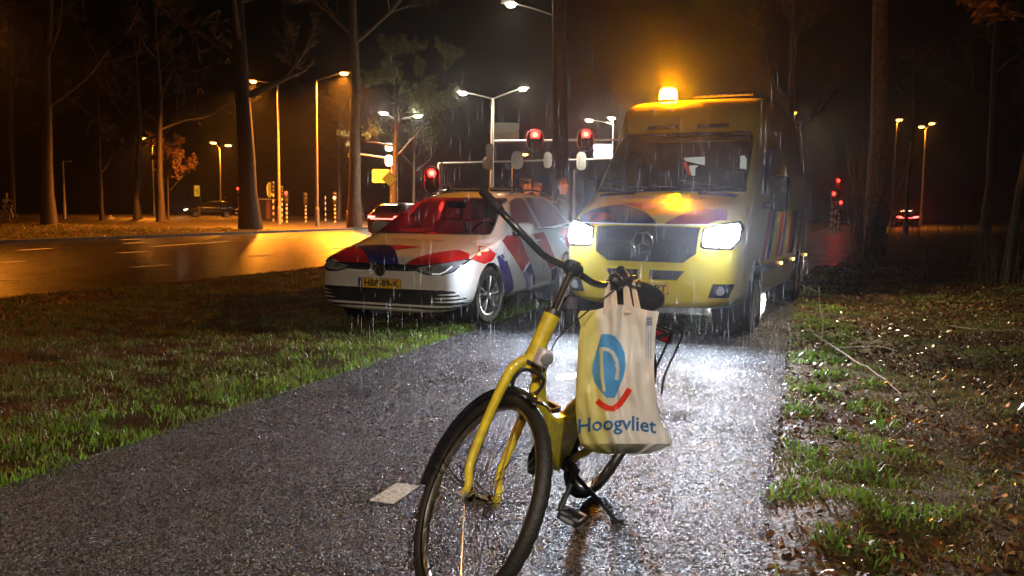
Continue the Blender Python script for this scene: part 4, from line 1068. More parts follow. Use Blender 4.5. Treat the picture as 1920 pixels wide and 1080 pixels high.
for s in (1, -1):
    patch_each('red_side_stripe', [
        [(.40, .74), (.62, .80), (.80, .86), (1.02, .76), (.90, .685), (.70, .67)],
        [(1.22, .90), (1.40, .955), (1.75, .94), (2.05, .62), (1.80, .50)],
        [(2.2, .94), (2.6, .96), (3.1, .50), (2.8, .45)], [(3.15, .97), (3.6, 1.0), (4.0, .62), (3.85, .5)]], 'S', bv, M['red'], car, .0045, .05, s)
    patch_each('blue_side_stripe', [
        [(1.04, .73), (1.26, .76), (1.62, .30), (1.42, .24), (1.20, .45)], [(1.85, .48), (2.08, .60), (2.35, .30), (2.1, .25)], [(2.85, .44), (3.12, .48), (3.13, .30), (3.0, .26)]], 'S', bv, M['blue'], car, .0045, .05, s)
    patch_each('pale_side_stripe', [
        [(.66, .815), (.90, .90), (1.16, .935), (1.26, .85), (1.10, .82), (.95, .82), (.82, .865)], [(1.04, .78), (1.20, .89), (1.44, .70), (1.28, .66)]], 'S', bv, M['reflex'], car, .0045, .05, s)
    patch_each('pillar_stripe', [[(1.50, 1.0), (1.66, 1.12), (1.78, 1.24), (1.86, 1.255), (1.70, 1.07), (1.56, .985)]], 'S', bv, M['reflex'], car, .006, .05, s)
# roof light bar, roof rail, aerial
mb = MB(); mb.box((0, 2.62, 1.505), (1.02, .22, .05)); lb = mb.build('light_bar', M['gloss'], car, bevel=.02)
mb = MB(); mb.box((0, 2.50, 1.510), (.90, .02, .03)); mb.build('clear_strip', M['lens'], lb, bevel=.004)
for s in (1, -1):
    q = [Vector((s * .565, y, z)) for y, z in ((2.15, 1.43), (2.35, 1.475), (2.9, 1.495), (3.5, 1.46), (3.75, 1.41), (3.85, 1.37))]
    mb = MB(); mb.tube(catmull(q, 4), .013, 8); mb.build('roof_rail', M['chrome'], car)
    tl = patch('tail_light', [(s * .80, .80), (s * .50, .80), (s * .50, .93), (s * .76, .94)][::s], 'B', bv, M['tail'] if False else M['red'], car, .006)
plate(car, (0, 4.30, .62), 'HBP-89-K', rot=math.pi)

# ================================================================== ambulance
AT = 0.442
M['matt'] = mat('matt_dark_grille', (.012, .012, .013), .65, spec=.3)
M['aglass'] = glass('dark_cab_glass', (.40, .38, .37))
M['dblue'] = mat('muted_blue_film', (.03, .028, .10), .35, coat=.3, vary=.1)
M['dred'] = mat('muted_red_film', (.36, .03, .02), .35, coat=.3, vary=.1)
amb = empty('ambulance', (1.364, 8.557, 0.0), -AT, 'yellow high-roofed ambulance van with headlights and amber beacon on', 'ambulance')
def ap(zb, wb, wm, zm, ws, zs, wr, zr, zc, wl=None, zl=.45):
    return [(0, zb), (wb * .96, zb), (wl or wb, zl), (wm, zm), (ws, zs), (ws - (ws - wr) * .15, zs + (zr - zs) * .2), (wr + (ws - wr) * .3, zs + (zr - zs) * .75), (wr, zr), (wr * .82, zr + (zc - zr) * .72), (0, zc)]
AS = [
 (0.00, ap(.33, .62, .66, .58, .64, .86, .55, .93, .95)),
 (0.05, ap(.30, .78, .82, .60, .80, .96, .66, 1.06, 1.08)),
 (0.14, ap(.29, .87, .92, .62, .90, 1.05, .68, 1.17, 1.20)),
 (0.30, ap(.28, .92, .965, .66, .935, 1.14, .72, 1.26, 1.30)),
 (0.60, ap(.24, .94, .98, .70, .95, 1.26, .78, 1.38, 1.42)),
 (0.84, ap(.24, .95, .985, .72, .955, 1.36, .82, 1.46, 1.51)),
 (0.96, ap(.24, .95, .99, .74, .955, 1.40, .85, 1.55, 1.59)),
 (1.30, ap(.24, .95, .99, .76, .955, 1.42, .835, 1.90, 1.95)),
 (1.62, ap(.24, .95, .99, .80, .955, 1.44, .835, 2.19, 2.24)),
 (1.74, ap(.24, .95, .99, .80, .955, 1.46, .875, 2.35, 2.40)),
 (1.94, ap(.24, .95, .99, .80, .955, 1.48, .895, 2.57, 2.62)),
 (2.18, ap(.24, .95, .99, .80, .955, 1.50, .905, 2.67, 2.71)),
 (2.60, ap(.24, .95, .99, .80, .955, 1.50, .91, 2.68, 2.725)),
 (5.30, ap(.24, .95, .99, .80, .955, 1.50, .91, 2.68, 2.725)),
 (5.90, ap(.28, .94, .98, .80, .945, 1.50, .85, 2.60, 2.68)),
 (6.00, ap(.36, .86, .90, .84, .87, 1.48, .72, 2.50, 2.56)),
]
acut = [cyl_cut(1.02, .35, .44, .60, 1.3), cyl_cut(1.02, .35, .44, -1.3, -.60), cyl_cut(4.75, .35, .44, .60, 1.3), cyl_cut(4.75, .35, .44, -1.3, -.60)]
cab = cavity([(-.3, 1.58, 2.38, .52), (.66, 1.52, 2.44, .54), (.72, 1.16, 2.45, .79), (1.46, 1.05, 2.455, .80), (1.82, 1.33, 2.45, .765), (2.17, 1.68, 2.45, .715), (2.215, 1.76, 2.44, .70)]); acut.append(cab)
WSA = [(-.83, 1.53), (.83, 1.53), (.815, 1.70), (.775, 2.16), (.74, 2.20), (-.74, 2.20), (-.775, 2.16), (-.815, 1.70)]
a = MB(); a.prism(WSA, 'y', .4, 1.68); acut.append(a)
ASW = [(1.36, 1.50), (2.30, 1.50), (2.30, 2.04), (1.78, 2.04), (1.40, 1.66)]
a = MB(); a.prism(ASW, 'x', -1.2, 1.2); acut.append(a)
me, av = make_body(AS, acut)
mesh_obj('body', me, [M['yellow']], amb, True, angle=32)
patch('windscreen', [(x * 1.02, (z - 1.86) * 1.03 + 1.86) for x, z in WSA], 'F', av, M['aglass'], amb, .004)
patch('windscreen_edge', None, 'F', av, M['gloss'], amb, .006, .08, polys=[stroke_poly([(-.84, 1.525), (.84, 1.525)], .05), stroke_poly([(-.72, 2.205), (.72, 2.205)], .035)])
for s in (1, -1):
    patch('side_window', [((y - 1.83) * 1.03 + 1.83, (z - 1.77) * 1.04 + 1.77) for y, z in ASW], 'S', av, M['dglass'], amb, .003, sgn=s)
    patch('door_gap', None, 'S', av, M['ink'], amb, .004, .06, s, polys=[stroke_poly([(1.30, 1.42), (1.42, .45), (2.38, .40), (2.42, 1.5), (2.38, 2.12)], .012), stroke_poly([(2.60, 2.2), (2.60, .40), (3.85, .40), (3.85, 2.2), (2.60, 2.2)], .012)])
    patch('side_moulding', [(.60, .62), (5.9, .62), (5.9, .70), (.60, .70)], 'S', av, M['black'], amb, .010, .08, s)
    patch_each('red_side_stripe', [[(1.2 + 1.1 * k, .75), (1.45 + 1.1 * k, .75), (2.05 + 1.1 * k, 1.35), (1.8 + 1.1 * k, 1.35)] for k in range(4)], 'S', av, M['red'], amb, .006, .08, s)
    patch_each('blue_side_stripe', [[(1.55 + 1.1 * k, .75), (1.8 + 1.1 * k, .75), (2.4 + 1.1 * k, 1.35), (2.15 + 1.1 * k, 1.35)] for k in range(3)], 'S', av, M['blue'], amb, .006, .08, s)
    for y in (1.02, 4.75):
        wheel(amb, (s * .86, y, .352), .352, .235, .21, 'steel', spokes=8, sgn=s, twin=False)
        mb = MB(); mb.lathe([(.43, s * .58), (.43, s * .965)], (0, y, .35), 'x', 32, cap=False); mb.lathe([(0, s * .58), (.44, s * .58), (.44, s * .585), (0, s * .585)], (0, y, .35), 'x', 24); mb.build('wheel_housing', M['underseal'], amb)
    mb = MB(); mb.box((s * 1.13, 1.42, 1.50), (.20, .10, .40)); m2 = mb.build('door_mirror', M['black'], amb, bevel=.035)
    mb = MB(); mb.tube([(s * .95, 1.47, 1.36), (s * 1.07, 1.43, 1.38)], .035, 8); mb.build('mirror_arm', M['black'], m2)
    mb = MB(); mb.box((s * 1.13, 1.475, 1.50), (.16, .006, .34)); mb.build('mirror_glass', M['chrome'], m2, bevel=.003)
    for y, z in ((2.75, .66), (4.0, .66), (5.6, .66)):
        mb = MB(); mb.box((s * 1.003, y, z), (.02, .09, .035)); mk = mb.build('marker_light', M['marker'], amb, bevel=.004)
    mb = MB(); mb.box((s * .80, 3.3, 2.47), (.07, .30, .10), (0, s * R(25), 0)); mb.build('added_side_lamp', M['lens'], amb, bevel=.01)  # added housing to go with the side fill light
    # headlamp, blinker, fog lamp recess
    hl = [(s * .565, .93), (s * .60, .905), (s * .86, .90), (s * .925, 1.0), (s * .93, 1.13), (s * .90, 1.19), (s * .72, 1.155), (s * .575, 1.105)][::s]
    h_ = patch('headlight', hl, 'F', av, M['gloss'], amb, .008, .03)
    lc = (s * .75, 1.03)
    patch('lit_lamp', [((x - lc[0]) * .86 + lc[0], (z - lc[1]) * .80 + lc[1]) for x, z in hl], 'F', av, M['headlamp'], h_, .014, .03)
    patch('fog_recess', [(s * .66, .42), (s * .84, .42), (s * .89, .56), (s * .70, .56)][::s], 'F', av, M['black'], amb, .006, .03)
    mb = MB(); c0 = patch('q', [(s * .77, .49), (s * .772, .49), (s * .77, .492)], 'F', av, M['chrome'], None, .006, build=False)[0][0]
    mb.lathe([(.045, -.012), (.050, 0), (.02, .008), (0, .01)], c0, 'y', 16); mb.build('fog_lamp', M['lens'], amb)
gr = [(-.55, 1.115), (-.53, .86), (-.40, .765), (.40, .765), (.53, .86), (.55, 1.115), (.3, 1.125), (-.3, 1.125)]
G_ = patch('grille', gr, 'F', av, M['matt'], amb, .010, .04)
sl = [[(-.52, z), (.52, z), (.52, z + .018), (-.52, z + .018)] for z in (.87, .93, .99, 1.05)]
patch('grille_slats', None, 'F', av, M['matt'], G_, .022, .05, polys=sl)
patch('grille_frame', stroke_poly([(-.56, 1.12), (-.545, .855), (-.41, .752), (0, .745), (.41, .752), (.545, .855), (.56, 1.12)], .014), 'F', av, M['yellow'], G_, .020, .03)
patch_each('lower_intake', [[(-.42, .68), (-.06, .68), (-.06, .585), (-.36, .585)], [(.06, .68), (.42, .68), (.34, .585), (.06, .585)]], 'F', av, M['black'], amb, .006, .04)
patch('front_apron', [(-.80, .31), (.80, .31), (.86, .38), (-.86, .38)], 'F', av, M['yellow'], amb, .006, .06)
mb = MB(); bc = Vector((0, -.075, .965)); mb.tube([bc + Vector((.105 * math.cos(a), 0, .105 * math.sin(a))) for a in [2 * math.pi * i / 40 for i in range(40)]], .009, 8, closed=True)
for k in range(3): a = R(90 + 120 * k); mb.tube([bc, bc + Vector((.052 * math.cos(a), 0, .052 * math.sin(a))), bc + Vector((.1 * math.cos(a), 0, .1 * math.sin(a)))], [.016, .009, .004], 8)
mb.build('badge', M['chrome'], amb)
plate(amb, (.02, -.03, .495), 'KH-848-PT' if False else 'H-98-PT', h=.11)
# bonnet: vents, stripes, mirrored lettering
patch_each('bonnet_vent', [[(-.76, .74), (-.36, .74), (-.34, .82), (-.78, .82)], [(.36, .74), (.76, .74), (.78, .82), (.34, .82)]], 'T', av, M['black'], amb, .006, .05)
patch('blue_bonnet_stripe', [(-.78, .12), (-.36, .12), (.10, .10), (-.12, .30), (-.40, .46), (-.84, .36)], 'T', av, M['dblue'], amb, .004, .05)
patch_each('red_bonnet_stripe', [[(-.10, .30), (.18, .50), (-.42, .50), (-.38, .46)], [(.16, .10), (.60, .12), (.78, .25), (.74, .44), (.42, .32)], [(-.62, .105), (-.30, .10), (-.52, .26), (-.76, .30)]], 'T', av, M['dred'], amb, .004, .05)
patch('bonnet_line', stroke_poly([(-.90, 1.148), (-.3, 1.14), (.3, 1.14), (.90, 1.148)], .010), 'F', av, M['reflex'], amb, .012, .04)
V, Fs = text_obj('AMBULANCE', .12, .95, bold=.004); drape('bonnet_lettering', V, Fs, lambda v: (-v.x * -1, .66 + v.y * .9), av, M['silverprint'], amb)
# brow vents, roof lamp row, beacon
patch_each('brow_vent', [[(-.50, 2.275), (-.12, 2.275), (-.12, 2.325), (-.48, 2.325)], [(.12, 2.275), (.50, 2.275), (.48, 2.325), (.12, 2.325)]], 'F', av, M['black'], amb, .008, .05)
mb = MB(); mb.box((.33, 2.05, 2.715), (.72, .10, .03)); rl = mb.build('roof_light_row', M['gloss'], amb, bevel=.008)
for i in range(8): mb = MB(); mb.box((.03 + i * .085, 1.995, 2.718), (.05, .012, .022)); mb.build('small_lamp', M['chrome'], rl, bevel=.003)
mb = MB(); mb.lathe([(.13, 2.60), (.14, 2.63), (.12, 2.65)], (-.43, 2.36, .075), n=24); bb = mb.build('beacon', M['gloss'], amb)
mb = MB(); mb.lathe([(.09, 2.645), (.115, 2.66), (.112, 2.76), (.08, 2.80), (0, 2.815)], (-.43, 2.36, .075), n=24); mb.build('beacon_dome', M['amber'], bb)
# wipers, cab fittings
for s, x0 in ((1, .62), (-1, -.25)):
    q = patch('q', [(x0 - .001 - .09 * k, 1.56 + .012 * k) for k in range(1)] + [(x0, 1.56), (x0, 1.561)], 'F', av, M['black'], None, .012, build=False)[0]
    pts = []
    for k in range(8):
        z = 1.545 + .012 * k; x = x0 - .075 * k; h_, n_, _, _ = av.ray_cast(Vector((x, -3, z)), Vector((0, 1, 0))); pts.append(h_ + n_ * .014 if n_.y < 0 else h_ - n_ * .014)
    mb = MB(); mb.tube(pts, .009, 6); mb.build('wiper', M['black'], amb)
for x in (-.48, .48):
    mb = MB(); mb.box((x, 2.15, 1.22), (.50, .16, .80), (R(-8), 0, 0)); mb.box((x, 1.85, .90), (.50, .55, .18)); st = mb.build('seat', M['seat'], amb, bevel=.05)
    mb = MB(); mb.box((x, 2.22, 1.72), (.28, .10, .22)); mb.build('headrest', M['seat'], st, bevel=.04)
mb = MB(); mb.box((0, 1.98, .40), (1.3, 1.0, .05)); mb.build('floor_pan', M['underseal'], amb)
mb = MB(); mb.prism([(1.05, 1.44), (1.30, 1.50), (1.45, 1.44), (1.5, 1.1), (1.1, .8)], 'x', -.78, .78); mb.build('dashboard', M['dark'], amb, bevel=.02)
mb = MB(); mb.tube([Vector((.48 + .2 * math.cos(a), 1.55 + .12 * math.sin(a), 1.42 + .15 * math.sin(a))) for a in [2 * math.pi * i / 20 for i in range(20)]], .015, 6, closed=True); mb.build('steering_wheel', M['black'], amb)
mb = MB(); mb.box((0, 2.42, 1.5), (1.5, .03, 1.38)); bk = mb.build('bulkhead', M['dark'], amb)
# glowing flat cutouts on the bulkhead stand in for the lit patient room and a red bag
M['roomlit'] = glow('lit_patient_room', (.72, .86, .78), .9); M['roomred'] = glow('glowing_red_bag', (.8, .08, .06), .5)
for nm, mt, P in (('room_window', 'roomlit', [(-.22, 2.03), (.06, 2.04), (.06, 1.93), (-.03, 1.95), (-.19, 1.99)]), ('room_window', 'roomlit', [(-.14, 1.93), (-.02, 1.93), (-.06, 1.89), (-.06, 1.80), (-.10, 1.80), (-.13, 1.86)]), ('room_window', 'roomlit', [(.50, 2.04), (.55, 2.045), (.58, 2.00), (.58, 1.80), (.54, 1.77), (.50, 1.80)]), ('red_bag_glow', 'roomred', [(-.22, 1.98), (-.18, 1.97), (-.14, 1.90), (-.10, 1.80), (-.13, 1.80), (-.20, 1.90)])):
    mb = MB(); mb.prism([(x, z - .04) for x, z in P], 'y', 2.395, 2.402); mb.build(nm, M[mt], bk, smooth=False)
mb = MB(); mb.box((-.60, 1.80, 1.70), (.03, .26, .34)); mb.build('cab_folder', M['lens'], amb, bevel=.01)

# light of headlamps and beacon, then added side and underbody fill
def spot(parent, loc, target, col, power, size, blend=.5, rad=.05, name='headlamp_beam'):
    l = bpy.data.lights.new(name, 'SPOT'); l.energy = power; l.color = col; l.spot_size = R(size); l.spot_blend = blend; l.shadow_soft_size = rad
    o = bpy.data.objects.new(name, l); link(o, parent); o.location = loc
    d = Vector(target) - Vector(loc); o.rotation_euler = d.to_track_quat('-Z', 'Y').to_euler(); return o
for s in (1, -1):
    spot(amb, (s * .75, -.10, 1.04), (s * .75 + .4 , -6, .35), (.76, .86, 1.0), HEAD_W, 150, .9, .09)
    lamp_light(amb, (s * .80, -.26, 1.05), (.84, .90, 1.0), HALO_W, .07).name = 'headlamp_glow'
lamp_light(amb, (-.43, 2.42, 2.96), (1.0, .30, .0), BEACON_W, .08).name = 'beacon_glow'
spot(amb, (1.15, 3.3, 2.45), (5.0, 2.8, 0), (1.0, .80, .48), SIDE_FILL_W, 150, .6, .08, 'side_fill_beam')  # added fill for verge and shrubs, its source unseen
spot(amb, (.45, 5.6, .17), (.55, 1.5, -.12), (.95, .97, .85), UNDER_FILL_W, 90, .6, .04, 'under_fill_beam')  # added fill for the bright asphalt underneath, its source unseen
mb = MB(); mb.box((.45, 5.68, .19), (.16, .05, .06)); mb.build('added_under_lamp', M['lens'], amb, bevel=.01)  # added housing to go with the underbody fill

# ================================================================== traffic beyond
def far_car(loc, rz, label, paint, front=False, tail_w=60, group='cars driving away in the distance'):
    t = empty('car', loc, rz, label, 'car', group)
    s2 = [(y, [(x, z) for x, z in P]) for y, P in ST]
    me_, b_ = make_body(s2, [cyl_cut(.87, .31, .36, .6, 1.2, 16), cyl_cut(.87, .31, .36, -1.2, -.6, 16), cyl_cut(3.5, .31, .36, .6, 1.2, 16), cyl_cut(3.5, .31, .36, -1.2, -.6, 16)], 1)
    mesh_obj('body', me_, [paint], t, True)
    ax = 'F' if front else 'B'
    patch('rear_window' if not front else 'windscreen', [(-.60, 1.05), (.60, 1.05), (.50, 1.34), (-.50, 1.34)] if not front else [(-.73, .98), (.73, .98), (.6, 1.36), (-.6, 1.36)], ax, b_, M['gloss'], t, .01, .1)
    for s in (1, -1):
        for P in SW: patch('side_window', P, 'S', b_, M['gloss'], t, .008, .1, s)
        for y in (.87, 3.5): wheel(t, (s * .775, y, .315), .318, .2, .2, sgn=s)
        if front: patch('headlight', [(s * .45, .62), (s * .8, .63), (s * .82, .71), (s * .5, .68)][::s], 'F', b_, M['warmlit'], t, .012, .05)
        else: patch('tail_light', [(s * .42, .86), (s * .80, .84), (s * .79, .95), (s * .42, .92)][::s], 'B', b_, M['tail'], t, .012, .05)
    if not front:
        patch('light_strip', [(-.62, .80), (.62, .80), (.62, .835), (-.62, .835)], 'B', b_, M['tail'], t, .014, .06)
        plate(t, (0, 4.285, .60), 'GX-418-R', rot=math.pi); patch('high_brake_light', [(-.30, 1.365), (.30, 1.365), (.30, 1.385), (-.30, 1.385)], 'B', b_, M['warmlit'], t, .012, .06)
        for s in (1, -1): spot(t, (s * .6, 4.40, .88), (s * .6 + .9, 14, 1.0), (1, .02, .012), tail_w, 60, .9, .1, 'tail_lamp_glow')
    else:
        lamp_light(t, (0, -.25, .65), (1, .85, .6), 60, .1)
    return t
fp, _ = base(722, 400, 32.5)
M['carpaint'] = mat('dark_red_lit_paint', (.10, .05, .05), .3, coat=.6)
far_car(Vector((fp.x, fp.y, gz(32.5))) + Vector((math.sin(R(22)), math.cos(R(22)), 0)) * 4.2, math.pi - R(22), "car with bright red tail lights braking just beyond the police car", M["carpaint"], tail_w=1500)
# ================================================================== the yellow bicycle
BX, BY, BT, BL, PHI = -0.229, 2.582, 0.548, 0.276, 0.960
HA = R(21)
hd_ = Vector((0, math.sin(HA), math.cos(HA))); A0 = Vector((0, .06 * math.cos(HA), .35 - .06 * math.sin(HA)))
bike = empty('bicycle', (BX, BY, 0.012), 0, 'yellow step-through bicycle leaning on its kickstand in the middle of the cycle path', 'bicycle')
bike.rotation_euler = (0, BL, -BT)
STEER = Matrix.Translation(A0) @ Matrix.Rotation(PHI, 4, hd_) @ Matrix.Translation(-A0)
def hx(s, x=0, y=0): return A0 + hd_ * s + Vector((x, 0, 0)) + Vector((0, math.cos(HA), -math.sin(HA))) * y
def steered(o): o.matrix_basis = STEER @ Matrix.Translation(o.location); return o
M['bikey'] = mat('yellow_bicycle_paint', (.62, .52, .015), .34, coat=.6, vary=.10, scale=26, bump=.25, bscale=420, col2=(.50, .38, .02), rvary=.1)
M['bikeg'] = M['bikey']
M['rimm'] = mat('scuffed_alloy_rim', (.55, .50, .44), .28, metal=1, vary=.2, scale=30)
M['grip'] = mat('black_rubber_grip', (.022, .022, .024), .45, bump=.4, bscale=300)
M['fender'] = mat('black_mudguard', (.016, .016, .017), .2, coat=.5, vary=.1)
M['brasssp'] = mat('spoke_steel', (.6, .58, .55), .22, metal=1)
def bwheel(c, r, name, label=None, nsp=36):
    minor = .0225; R0 = r - minor; n = 88; k = 12; V = []; F_ = []
    t = MB()
    # tyre with a blocky tread band
    for i in range(n):
        a = 2 * math.pi * i / n
        for j in range(k):
            b = 2 * math.pi * j / k; rr = minor * (1.0 + (.10 if (i % 2 == 0 and math.cos(b) > .3) else 0))
            V.append(Vector((rr * math.sin(b) * 1.02, (R0 + rr * math.cos(b)) * math.cos(a), (R0 + rr * math.cos(b)) * math.sin(a))))
    for i in range(n):
        for j in range(k): F_.append((i * k + j, i * k + (j + 1) % k, ((i + 1) % n) * k + (j + 1) % k, ((i + 1) % n) * k + j))
    t.add(V, F_); wh = t.build(name, M['rubber'], bike); wh.location = c
    rm = MB(); rm.lathe([(R0 - .026, -.012), (R0 - .018, -.0145), (R0 - .012, -.0145), (R0 - .010, 0), (R0 - .012, .0145), (R0 - .018, .0145), (R0 - .026, .012), (R0 - .030, 0)], (0, 0, 0), 'x', 88, closed=True); rm.build('rim', M['rimm'], wh)
    hb = MB(); hb.lathe([(.006, -.068), (.006, -.052), (.012, -.05), (.03, -.036), (.03, -.031), (.018, -.026), (.018, .026), (.03, .031), (.03, .036), (.012, .05), (.006, .052), (.006, .068)], (0, 0, 0), 'x', 18); hb.build('hub', M['chrome'], wh)
    sp = MB()
    for i in range(nsp):
        s = 1 if i % 2 else -1; a = 2 * math.pi * i / nsp; ah = a + (.95 if (i // 2) % 2 else -.95)
        sp.tube([(s * .034, .028 * math.cos(ah), .028 * math.sin(ah)), (s * .003, (R0 - .024) * math.cos(a), (R0 - .024) * math.sin(a))], .0015, 4, cap=False)
    sp.build('spokes', M['brasssp'], wh, smooth=False)
    vv = MB(); vv.tube([(0, 0, -(R0 - .03)), (0, 0, -(R0 - .06))], .0035, 6); vv.build('valve', M['black'], wh)
    return wh
def mudguard(c, r, a0, a1, name, w=.031):
    mb = MB(); n = 40; V = []; k = 7
    for i in range(n + 1):
        a = R(a0 + (a1 - a0) * i / n)
        for j in range(k):
            b = (j / (k - 1) - .5) * 2.2; x = math.sin(b) * w / math.sin(1.1); rr = r - (1 - math.cos(b)) * .022
            V.append((x, rr * math.cos(a), rr * math.sin(a)))
    mb.add(V, [(i * k + j, i * k + j + 1, (i + 1) * k + j + 1, (i + 1) * k + j) for i in range(n) for j in range(k - 1)])
    o = mb.build(name, M['fender'], bike, fix=False); o.location = c
    s = o.modifiers.new('t', 'SOLIDIFY'); s.thickness = .003; s.offset = 0
    return o
fa = Vector((0, 0, .35)); ra = Vector((0, 1.10, .35))
fw = bwheel(fa, .352, 'front_wheel'); steered(fw)
rw = bwheel(ra, .349, 'rear_wheel')
fg = mudguard(fa, .376, -33, 88, 'front_mudguard', .034); 
st = MB()
for s in (1, -1):
    for a in (-22, -14): st.tube([(s * .031, .366 * math.cos(R(a)), .366 * math.sin(R(a))), (s * .050, .02, .012)], .0022, 6)
st.build('stay', M['brasssp'], fg); steered(fg)
rg = mudguard(ra, .374, -6, 150, 'rear_mudguard')
st = MB()
for s in (1, -1): st.tube([(s * .031, .366 * math.cos(R(14)), .366 * math.sin(R(14))), (s * .055, 0, 0)], .0025, 6)
st.build('stay', M['brasssp'], rg)
# fork: unicrown, two curved legs
fk = MB()
for s in (1, -1):
    q = catmull([hx(.47, s * .004), hx(.455, s * .028), hx(.42, s * .050), hx(.36, s * .058), hx(.22, s * .059, -.002), hx(.09, s * .058, -.018), (s * .058, .010, .385), (s * .058, 0, .352)], 5)
    fk.tube(q, [.0178 if i < 8 else .0188 - .008 * (i - 8) / (len(q) - 8) for i in range(len(q))], 12)
fk.tube([hx(.44), hx(.475)], [.020, .023], 16)
f_ = fk.build('fork', M['bikey'], bike)
dr = MB()
for s in (1, -1): dr.box((s * .062, .0, .352), (.006, .03, .04)); dr.lathe([(.011, s * .066), (.011, s * .074), (.006, s * .076), (.006, s * .084)], (0, 0, .35), 'x', 6)
dr.build('axle_nuts', M['steel'], f_); steered(f_)
# frame
fr = MB()
fr.tube([hx(.465), hx(.50), hx(.60), hx(.632)], [.029, .028, .028, .029], 20)
q = catmull([hx(.52, 0, .015), (0, .27, .80), (0, .312, .715), (0, .355, .62), (0, .43, .525), (0, .55, .435), (0, .68, .345)], 5)
fr.tube(q, [.023 + .022 * (max(0, i - 14) / (len(q) - 14)) for i in range(len(q))], 16, flat=.85)
fr.tube([(0, .675, .28), (0, .70, .36), (0, .83, .72)], [.024, .022, .020], 14)
main = fr.build('frame', M['bikey'], bike)
gs = MB(); gs.prism([(.40, .56), (.52, .50), (.62, .49), (.72, .53), (.735, .57), (.775, .56), (.735, .40), (.70, .26), (.64, .25), (.55, .33), (.46, .42)], 'x', -.030, .030); g2 = gs.build('beam', M['bikey'], main, bevel=.016); g2.modifiers['bevel'].segments = 4
cs = MB()
for s in (1, -1):
    cs.tube(catmull([(s * .03, .67, .28), (s * .045, .80, .305), (s * .058, .95, .33), (s * .062, 1.09, .35)], 4), [.016] * 6 + [.014] * 7, 10)
    cs.tube(catmull([(s * .018, .79, .60), (s * .04, .90, .53), (s * .058, 1.0, .44), (s * .062, 1.10, .36)], 4), .009, 8)
cs.build('stays', M['bikey'], main)
hs = MB(); hs.tube([hx(.632), hx(.650)], [.029, .026], 18); hs.build('headset', M['black'], main)
hs = MB(); hs.tube([hx(.455), hx(.466)], [.030, .031], 18); hs.build('headset', M['black'], main)
# stem and handlebar (steered)
sm = MB(); sm.tube([hx(.64), hx(.79)], .0125, 14); sm.tube([hx(.775), hx(.80), hx(.825)], [.018, .021, .017], 12)
tf = hx(.80); sm.lathe([(.019, -.030), (.022, -.026), (.022, .026), (.019, .030)], tf, 'x', 16)
o = sm.build('stem', M['chrome'], bike); o.data.materials.append(M['black'])
for p in o.data.polygons:
    if (p.center - A0).dot(hd_) > .765: p.material_index = 1
steered(o)
hbp = [(-.312, .585, 1.108), (-.308, .55, 1.108), (-.295, .49, 1.106), (-.265, .435, 1.10), (-.20, .385, 1.085), (-.11, .352, 1.065), (-.04, .347, 1.068), (.04, .347, 1.068), (.11, .352, 1.065), (.20, .385, 1.085), (.265, .435, 1.10), (.295, .49, 1.106), (.308, .55, 1.108), (.312, .585, 1.108)]
hbq = catmull(hbp, 5)
hb = MB(); hb.tube(hbq, .0115, 12); bar = steered(hb.build('handlebar', M['fender'], bike))
for s in (-1, 1):
    g = MB(); seg = hbq[:14] if s < 0 else hbq[-14:]
    if s < 0: seg = seg[::-1]
    g.tube(seg, [.0150 + .0012 * (i % 2) + (.002 if i > 11 else 0) for i in range(len(seg))], 14); 
    e = seg[-1]; d = (seg[-1] - seg[-2]).normalized(); g.tube([e, e + d * .006, e + d * .009], [.0175, .017, .010], 14)
    steered(g.build('grip', M['grip'], bike))
# bell and gear/brake clamp on the rider's left
def on_bar(x): return min(hbq, key=lambda p: abs(p.x - x) + (0 if p.y < .5 else 1))
p = on_bar(.19); bl = MB(); bl.lathe([(.027, .018), (.026, .030), (.018, .040), (.006, .045), (0, .045)], p, 'z', 20); bl.tube([p, p + Vector((0, 0, .02))], .008, 8); bl.tube([p + Vector((-.02, 0, 0)), p + Vector((.02, 0, 0))], .0165, 12); steered(bl.build('bell', M['black'], bike))
p = on_bar(.265); bl = MB(); d = Vector((.03, .05, .012)); bl.tube([p - d * .5, p + d * .5], .020, 14); bl.tube(catmull([p, p + Vector((.02, -.03, .012)), p + Vector((.055, .0, .015)), p + Vector((.085, .07, .02))], 4), .0055, 8); bl.tube([p + Vector((.0, -.005, .03)), p + Vector((.035, .03, .032))], .008, 8); steered(bl.build('brake_lever', M['black'], bike))
# front lamp on the crown, rim brake calliper
lp = MB(); c = hx(.49, 0, -.062); lp.box(c, (.044, .045, .060), (-HA, 0, 0)); l0 = lp.build('front_lamp', M['chrome'], bike, bevel=.010)
lp = MB(); lp.lathe([(.0, -.034), (.018, -.032), (.022, -.024)], c + Vector((0, 0, .010)), 'y', 16); lp.build('reflector', M['lens'], l0); l0.data.materials.clear(); l0.data.materials.append(M['frosted'] if 'frosted' in M else mat('frosted_silver_plastic', (.55, .52, .60), .25, coat=.5))
steered(l0)
br = MB(); c = hx(.43, 0, -.04)
for s in (1, -1): br.tube(catmull([c + Vector((0, 0, .01)), c + Vector((s * .045, -.008, .0)), c + Vector((s * .050, -.010, -.045)), c + Vector((s * .026, -.004, -.075))], 4), .006, 8)
steered(br.build('brake_calliper', M['black'], bike))
cb = MB(); cb.tube(catmull([on_bar(.22) + Vector((0, -.01, 0)), (.10, .27, 1.0), (.05, .25, .86), hx(.45, .03, -.05)], 6), .0028, 6); steered(cb.build('brake_cable', M['black'], bike))
